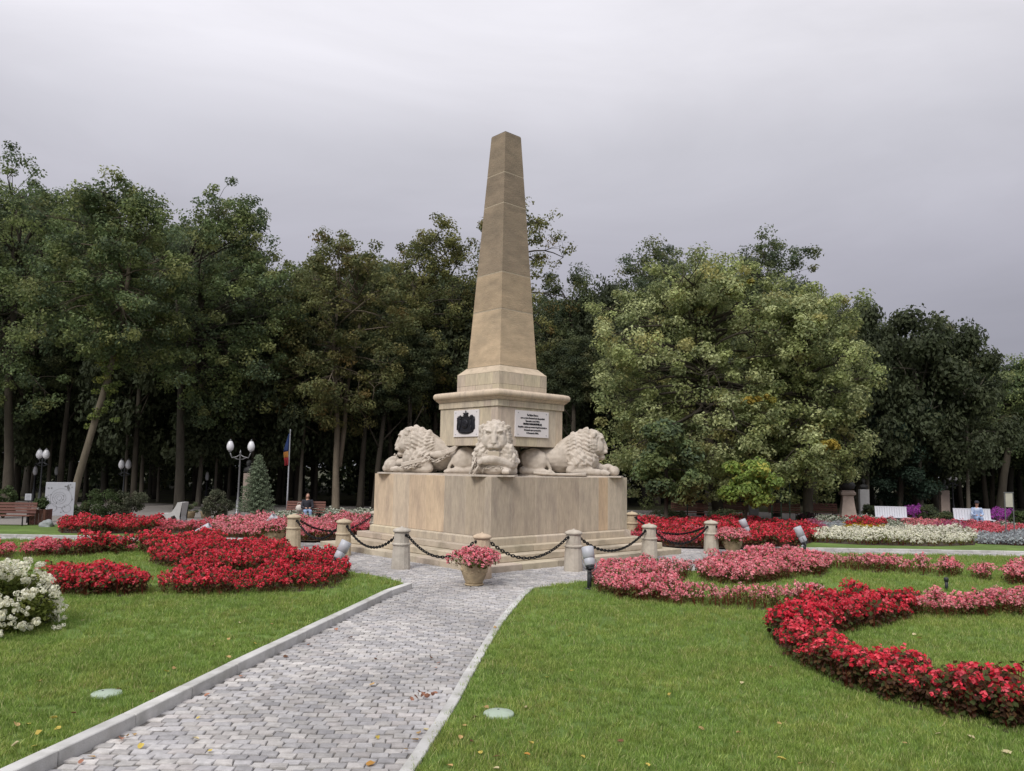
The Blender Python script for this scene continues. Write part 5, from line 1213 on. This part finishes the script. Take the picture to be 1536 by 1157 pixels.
bust(1131, 782, 13, 56, 16, 'small bust on a tall pale pillar under the lime branches', slim=True, matp=CONC, Yd=44)
bust(1418, 786, 12, 40, 16, 'small bust on a grey pillar between the two white benches', slim=True, matp=PEDM, Yd=49)
bust(369, 782, 11, 56, 20, 'dark bust on a pale pillar half hidden by the spruce', slim=True, matp=PEDM, Yd=43.5)
# two-legged sign
g_ = at(1516, 816); Y = g_[1]; root = empty('information_stand', g_, 0, 'narrow pale panel held between two thin dark posts at the right edge', 'information stand'); s = Y/FPX
zt = hgt(1516, 740, Y); zb = hgt(1516, 761, Y)
for x in (-.15, .17): b = MB(); b.box((x, 0, zt/2), (.03, .03, zt)); b.build('post', GREYM, root)
b = MB(); b.box((.01, 0, (zt+zb)/2), (.27, .06, zt-zb), bev=.006); b.build('panel', mat('sign_panel', (.42, .40, .34), .6, .1, 9), root)
b = MB(); b.box((.01, 0, zt+.02), (.36, .08, .04)); b.build('cap_rail', GREYM, root)
# low tan pots by the wood
for (px, py, lb) in ((285, 778, 'tan pot with a dark shrub right of the concrete lounger'), (308, 778, 'reddish pot beside the loose dark bush')):
    g_ = at(px, py); root = empty('plant_tub', g_, 0, lb, 'plant tub'); b = MB(); b.lathe([(.17, 0), (.24, .3), (.26, .33), (.22, .33), (.2, .28), (.02, .28)], 16); b.build('tub', TERRA, root)
    rng = np.random.default_rng(px); cl = rng.normal(size=(10, 3))*np.array([.1, .1, .1])+np.array([0, 0, .5]); link('foliage', crown_mesh('foliage', rng, cl, np.full(10, .13), 40, DK, .08), root)
# thin support stakes under the lime
for px, py, h_ in ((1031, 788, 2.2), (1158, 788, 2.6), (1172, 788, 2.5), (1185, 788, 2.2)):
    g_ = at(px, py); root = empty('tree_stake', g_, 0, 'thin dark green stake standing in the flowers under the lime', 'stake', 'stakes under the lime'); b = MB(); b.tube([(0, 0, 0), (.02, 0, h_)], [.03, .025], 7); b.build('pole', mat('stake_green', (.03, .05, .04), .7, .1) if px == 1031 else bpy.data.materials['stake_green'], root)

# ------------------------------------------------------------------ people
def person(loc, rz, label, top, legs, hair, hat=None):
    root = empty('person', loc, rz, label, 'person')
    t = MB()     # seated body facing -y, seat at z .45
    t.ell((0, .02, .55), (.17, .14, .14)); t.cap((0, .03, .58), (0, .0, .92), .13, .15, 14); t.ell((0, 0, .95), (.19, .11, .10)); t.cap((0, -.02, 1.0), (0, -.04, 1.1), .055, .05); t.ell((0, -.06, 1.19), (.078, .098, .115)); t.ell((0, -.155, 1.17), (.014, .02, .022))
    for s_ in (-1, 1):
        t.cap((s_*.19, 0, .97), (s_*.24, -.06, .70), .05, .042); t.cap((s_*.24, -.06, .70), (s_*.10, -.30, .66), .042, .03); t.ell((s_*.07, -.34, .665), (.045, .05, .028))
        for f_ in range(4): t.cap((s_*.07-.025+.017*f_, -.37, .665), (s_*.07-.025+.017*f_, -.42+.006*abs(f_-1), .65), .011, .009)
        t.cap((s_*.09, 0, .53), (s_*.11, -.42, .52), .085, .06); t.cap((s_*.11, -.42, .52), (s_*.10, -.40, .09), .06, .042); t.ell((s_*.10, -.46, .045), (.045, .12, .045))
    me = remesh(t.mesh('t', []), .013, 2); me.materials.append(SKIN); link('body', me, root)
    t = MB(); t.ell((0, .02, .58), (.185, .155, .14)); t.cap((0, .03, .60), (0, .0, .90), .145, .165, 14); t.ell((0, 0, .95), (.20, .125, .10))
    for s_ in (-1, 1): t.cap((s_*.19, 0, .97), (s_*.24, -.06, .70), .062, .055); t.cap((s_*.24, -.06, .70), (s_*.12, -.27, .66), .055, .04)
    me = remesh(t.mesh('t', []), .016, 2); me.materials.append(top); link('jacket', me, root)
    t = MB(); t.ell((0, .0, .53), (.19, .17, .11))
    for s_ in (-1, 1): t.cap((s_*.09, 0, .53), (s_*.11, -.42, .52), .10, .075); t.cap((s_*.11, -.42, .52), (s_*.10, -.40, .13), .072, .06)
    me = remesh(t.mesh('t', []), .016, 2); me.materials.append(legs); link('trousers', me, root)
    for s_ in (-1, 1): t = MB(); t.ell((s_*.10, -.46, .045), (.052, .13, .05)); t.build('shoe', DARKCLOTH, root)
    t = MB(); t.ell((0, -.03, 1.225), (.092, .10, .10))
    if hair == 'long': t.cap((0, .03, 1.2), (0, .07, .95), .09, .07); t.cap((.07, -.03, 1.15), (.09, -.02, .95), .035, .03); t.cap((-.07, -.03, 1.15), (-.09, -.02, .95), .035, .03)
    me = remesh(t.mesh('t', []), .014, 1); me.materials.append(HAIR)
    for v in me.vertices:
        if v.co.y < -.12 and v.co.z < 1.24: v.co.y = -.10
    link('hair', me, root)
    if hat: t = MB(); t.lathe([(.10, 1.25), (.105, 1.27), (.10, 1.32), (.06, 1.36), (.01, 1.37)], 18, c=(0, -.05, 0)); t.box((0, -.17, 1.262), (.15, .12, .015)); t.build('cap', hat, root)
    return root
bl = B1.location
person((bl.x+.12, bl.y-.02, 0), .35, 'woman with long brown hair, dark top and blue jeans sitting on the red bench', DARKCLOTH, DENIM, 'long')
g = MB(); t = g; t.ell((0, 0, .17), (.17, .11, .16)); t.tube([(-.1, 0, .28), (-.06, 0, .42), (.06, 0, .42), (.1, 0, .28)], .012, 6); o = g.mesh('handbag', PALECLOTH)
hb_ = empty('handbag', (bl.x-.22, bl.y-.08, .47), 0, 'pale beige bag resting on the red bench beside the woman', 'handbag'); link('bag', o, hb_)
wl = WB.location
person((wl.x+.1, wl.y-.02, 0), -.3, 'person in a blue and white patterned top and dark cap on the white bench', BLUEC, DENIM, 'short', DARKCLOTH)

# ------------------------------------------------------------------ fallen leaves
def dead_leaf(seed, curl):
    rng = np.random.default_rng(seed); n_ = 9; out = []
    for i in range(n_): a = 2*math.pi*i/n_; r = (.5+.28*math.cos(a))*(1+.18*(i % 2))*rng.uniform(.85, 1.1); out.append((r*math.cos(a), r*.72*math.sin(a)))
    V = [(0, 0, .03)]+[(x, y, curl*(abs(y)*.9+.25*x*x)+rng.uniform(0, .06)) for x, y in out]; F = np.array([(0, 1+i, 1+(i+1) % n_) for i in range(n_)]); return np.array(V), F
DEAD = mat('dead_leaf', (1, 1, 1), .7, .15, 20, ocol=True, trans=.2)
dm = []
for s_ in range(6):
    V, F = dead_leaf(s_, .35+.2*(s_ % 3)); dm.append(np_mesh('fallen_leaf', V, F, DEAD))
LC = {'y': (.52, .40, .09), 't': (.46, .30, .13), 'b': (.15, .07, .035), 'p': (.55, .47, .28), 'o': (.5, .26, .06), 'd': (.10, .05, .03), 'k': (.42, .20, .13)}
LN = {'y': 'yellow', 't': 'tan', 'b': 'brown', 'p': 'pale straw-coloured', 'o': 'orange', 'd': 'dark brown', 'k': 'reddish'}
GR_ = [(848, 931, 'b'), (853, 955, 'y'), (792, 953, 't'), (754, 1011, 'b'), (821, 1016, 'y'), (860, 1006, 'y'), (856, 1020, 'b'), (731, 1063, 't'), (789, 1062, 'p'), (712, 1076, 'd'), (696, 1088, 't'), (691, 1105, 't'), (709, 1113, 'b'),
       (721, 1128, 'y'), (677, 1150, 't'), (742, 1153, 'p'), (798, 1116, 'y'), (793, 1133, 'o'), (746, 1135, 'b'), (875, 1137, 'y'), (969, 1147, 'y'), (1050, 1093, 't'), (1110, 1099, 't'), (1176, 1140, 'y'), (1203, 1145, 't'),
       (1250, 1145, 'p'), (1356, 1115, 't'), (1405, 1101, 'p'), (1459, 1107, 'p'), (1506, 1128, 'p'), (1170, 1085, 't'), (928, 1113, 'b'), (1155, 1001, 'k'), (1373, 952, 'p'), (1381, 958, 't'), (1004, 1043, 'y'), (1114, 1024, 'p'), (742, 942, 't'), (1062, 914, 'k'), (1090, 918, 'p'), (1012, 906, 't')]
GL_ = [(159, 930, 't'), (126, 931, 'p'), (280, 914, 'p'), (373, 915, 't'), (406, 936, 't'), (343, 960, 't'), (319, 970, 'd'), (383, 966, 'y'), (344, 987, 't'), (260, 1004, 't'), (251, 1008, 'y'), (58, 1022, 't'), (179, 1033, 'b'), (226, 1039, 'b'),
       (108, 1070, 'b'), (77, 1078, 'y'), (41, 1086, 'y'), (25, 1089, 't'), (89, 1093, 'y'), (58, 1102, 'y'), (21, 1119, 'p'), (54, 1119, 'y'), (360, 935, 'p')]
PT_ = [(191, 1105, 't'), (210, 1122, 'y'), (313, 1127, 'y'), (296, 1109, 'p'), (299, 1076, 'y'), (361, 1015, 'k'), (524, 957, 'd'), (313, 1042, 'k'), (657, 995, 'k'), (647, 988, 'b'), (564, 988, 'd'), (653, 1002, 'k'), (556, 1028, 't'), (505, 945, 'k'),
       (567, 1108, 'y'), (554, 1148, 'o'), (607, 1124, 't'), (628, 1099, 't'), (637, 1094, 'p'), (620, 1110, 't'), (200, 1102, 't'), (182, 1110, 'k'), (462, 968, 'k'), (430, 985, 'b'), (140, 1136, 't'), (120, 1145, 'k')]
for lst, z_, where, grp in ((GR_, LZ+.03, 'grass of the right lawn', 'fallen leaves on the right lawn'), (GL_, LZ+.03, 'grass of the left lawn', 'fallen leaves on the left lawn'), (PT_, .028, 'grey setts of the path', 'fallen leaves on the path')):
    for i, (px, py, k_) in enumerate(lst):
        g_ = at(px, py, z_); s_ = random.uniform(.045, .075)*(1.25 if (px, py) in ((1506, 1128), (1373, 952), (554, 1148)) else 1); c_ = LC[k_]; v_ = random.uniform(.8, 1.2)
        o = link('fallen_leaf', dm[random.randrange(6)], None, g_, (random.uniform(-.35, .35), random.uniform(-.35, .35), random.uniform(0, 6.28)), (s_, s_, s_), tuple(v_*x for x in c_))
        tag(o, f'fallen {LN[k_]} leaf lying on the {where}', 'fallen leaf', f'{LN[k_]} '+grp)
for i, (dx, dy) in enumerate(((-.14, .02), (-.08, -.01), (-.02, .03), (.03, -.02), (.09, .02), (.13, .05), (.0, -.04), (-.05, .05))):
    g_ = at(636, 1049, .035); s_ = random.uniform(.05, .085); c_ = LC['k']; v_ = random.uniform(.5, .95)
    o = link('fallen_leaf', dm[i % 6], None, (g_[0]+dx, g_[1]+dy, .04+.008*i), (random.uniform(-.8, .8), random.uniform(-.8, .8), random.uniform(0, 6)), (s_, s_, s_), tuple(v_*x for x in c_))
    tag(o, 'curled red-brown leaf in the little heap by the right kerb of the path', 'fallen leaf', 'heap of curled leaves on the path')

# ------------------------------------------------------------------ grass
def tuft(seed, n=16, r=.06, h=.045):
    rng = np.random.default_rng(seed); a = rng.uniform(0, 6.28, n); rr = r*np.sqrt(rng.uniform(0, 1, n)); b0_ = np.stack([np.cos(a)*rr, np.sin(a)*rr, np.full(n, -.005)], 1)
    th_ = rng.uniform(0, 6.28, n); w_ = np.stack([np.cos(th_), np.sin(th_), 0*th_], 1)*rng.uniform(.0022, .004, (n, 1)); ln = rng.normal(size=(n, 3))*.018; ln[:, 2] = h*rng.uniform(.5, 1.15, n)
    V = np.stack([b0_-w_, b0_+w_, b0_+ln*.6+w_*.7+[0, 0, .006], b0_+ln*.6-w_*.7+[0, 0, .006], b0_+ln*1.25], 1).reshape(-1, 3); o_ = np.arange(n)[:, None]*5
    base = np.array([[.205, .285, .060], [.145, .225, .045], [.29, .36, .115], [.42, .40, .20]]); c = base[rng.choice(4, n, p=[.42, .34, .19, .05])]*rng.uniform(.8, 1.2, (n, 1))
    return np_mesh('grass_tuft', V, [o_+np.array([[0, 1, 2, 3]]), o_+np.array([[3, 2, 4]])], BLADE, np.repeat(c, 5, 0))
rng = np.random.default_rng(99); pts = []
for (y0, y1, dens) in ((4.5, 8, 420), (8, 11.5, 300), (11.5, 16, 150), (16, 25.5, 60)):
    x0_, x1_ = -y1*.72-1, y1*.72+1; n_ = int((x1_-x0_)*(y1-y0)*dens); G = np.stack([rng.uniform(x0_, x1_, n_), rng.uniform(y0, y1, n_)], 1)
    G = G[(np.abs(G[:, 0]) < G[:, 1]*.70+.6)]; m_ = inpoly(G, nl) | inpoly(G, nr); G = G[m_]
    pts.append(np.concatenate([G, np.full((len(G), 1), LZ)], 1))
pts = np.concatenate(pts); sc_ = 1+np.clip((pts[:, 1]-8)*.045, 0, .8)
def inv_at(p):
    v = p-np.array([0, 0, EYE]); c = v @ FWD; return 768+FPX*(v@RIGHT)/c
# kerb strips and the covers stay clear
for (px, py) in ((748, 1073), (160, 1043)):
    g_ = at(px, py, LZ); keep = np.hypot(pts[:, 0]-g_[0], pts[:, 1]-g_[1]) > (.155 if px > 400 else .135); pts = pts[keep]; sc_ = sc_[keep]
def dline(P, line):
    dm_ = np.full(len(P), 9.)
    for a, b_ in zip(line[:-1], line[1:]):
        a, b_ = np.array(a), np.array(b_); d = b_-a; t = np.clip(((P-a)@d)/(d@d), 0, 1)[:, None]; dm_ = np.minimum(dm_, np.linalg.norm(P-(a+t*d), axis=1))
    return dm_
k1 = (dline(pts[:, :2], LK0) > .165+rng.uniform(-.03, .01, len(pts))) & (dline(pts[:, :2], RK0) > .125+rng.uniform(-.05, .01, len(pts))); pts, sc_ = pts[k1], sc_[k1]
col = bpy.data.collections.new('grass_tufts')
tf = [bpy.data.objects.new('grass_tuft', tuft(s_)) for s_ in range(7)]
for o in tf: col.objects.link(o)
me = bpy.data.meshes.new('grass'); me.vertices.add(len(pts)); me.vertices.foreach_set('co', pts.astype(np.float32).ravel())
a = me.attributes.new('size', 'FLOAT', 'POINT'); a.data.foreach_set('value', (sc_*rng.uniform(.75, 1.2, len(pts))).astype(np.float32))
a = me.attributes.new('turn', 'FLOAT_VECTOR', 'POINT'); a.data.foreach_set('vector', np.stack([rng.uniform(-.2, .2, len(pts)), rng.uniform(-.2, .2, len(pts)), rng.uniform(0, 6.28, len(pts))], 1).astype(np.float32).ravel())
go = link('grass', me); tag(go, 'short mown green grass of the near lawns', 'grass', kind='stuff')
ng = bpy.data.node_groups.new('grass_blades', 'GeometryNodeTree'); ng.interface.new_socket('Geometry', in_out='INPUT', socket_type='NodeSocketGeometry'); ng.interface.new_socket('Geometry', in_out='OUTPUT', socket_type='NodeSocketGeometry')
gi = ng.nodes.new('NodeGroupInput'); go_ = ng.nodes.new('NodeGroupOutput'); ip = ng.nodes.new('GeometryNodeInstanceOnPoints'); ci = ng.nodes.new('GeometryNodeCollectionInfo'); ci.inputs['Collection'].default_value = col
ci.inputs['Separate Children'].default_value = True; ci.inputs['Reset Children'].default_value = True; ip.inputs['Pick Instance'].default_value = True
na = ng.nodes.new('GeometryNodeInputNamedAttribute'); na.data_type = 'FLOAT'; na.inputs['Name'].default_value = 'size'
nb_ = ng.nodes.new('GeometryNodeInputNamedAttribute'); nb_.data_type = 'FLOAT_VECTOR'; nb_.inputs['Name'].default_value = 'turn'
mv = ng.nodes.new('GeometryNodeMeshToPoints')
ng.links.new(gi.outputs[0], mv.inputs['Mesh']); ng.links.new(mv.outputs[0], ip.inputs['Points']); ng.links.new(ci.outputs[0], ip.inputs['Instance'])
e2r = ng.nodes.new('FunctionNodeEulerToRotation'); ng.links.new(nb_.outputs['Attribute'], e2r.inputs[0]); ng.links.new(e2r.outputs[0], ip.inputs['Rotation']); ng.links.new(na.outputs['Attribute'], ip.inputs['Scale'])
ng.links.new(ip.outputs[0], go_.inputs[0]); md = go.modifiers.new('grass_blades', 'NODES'); md.node_group = ng
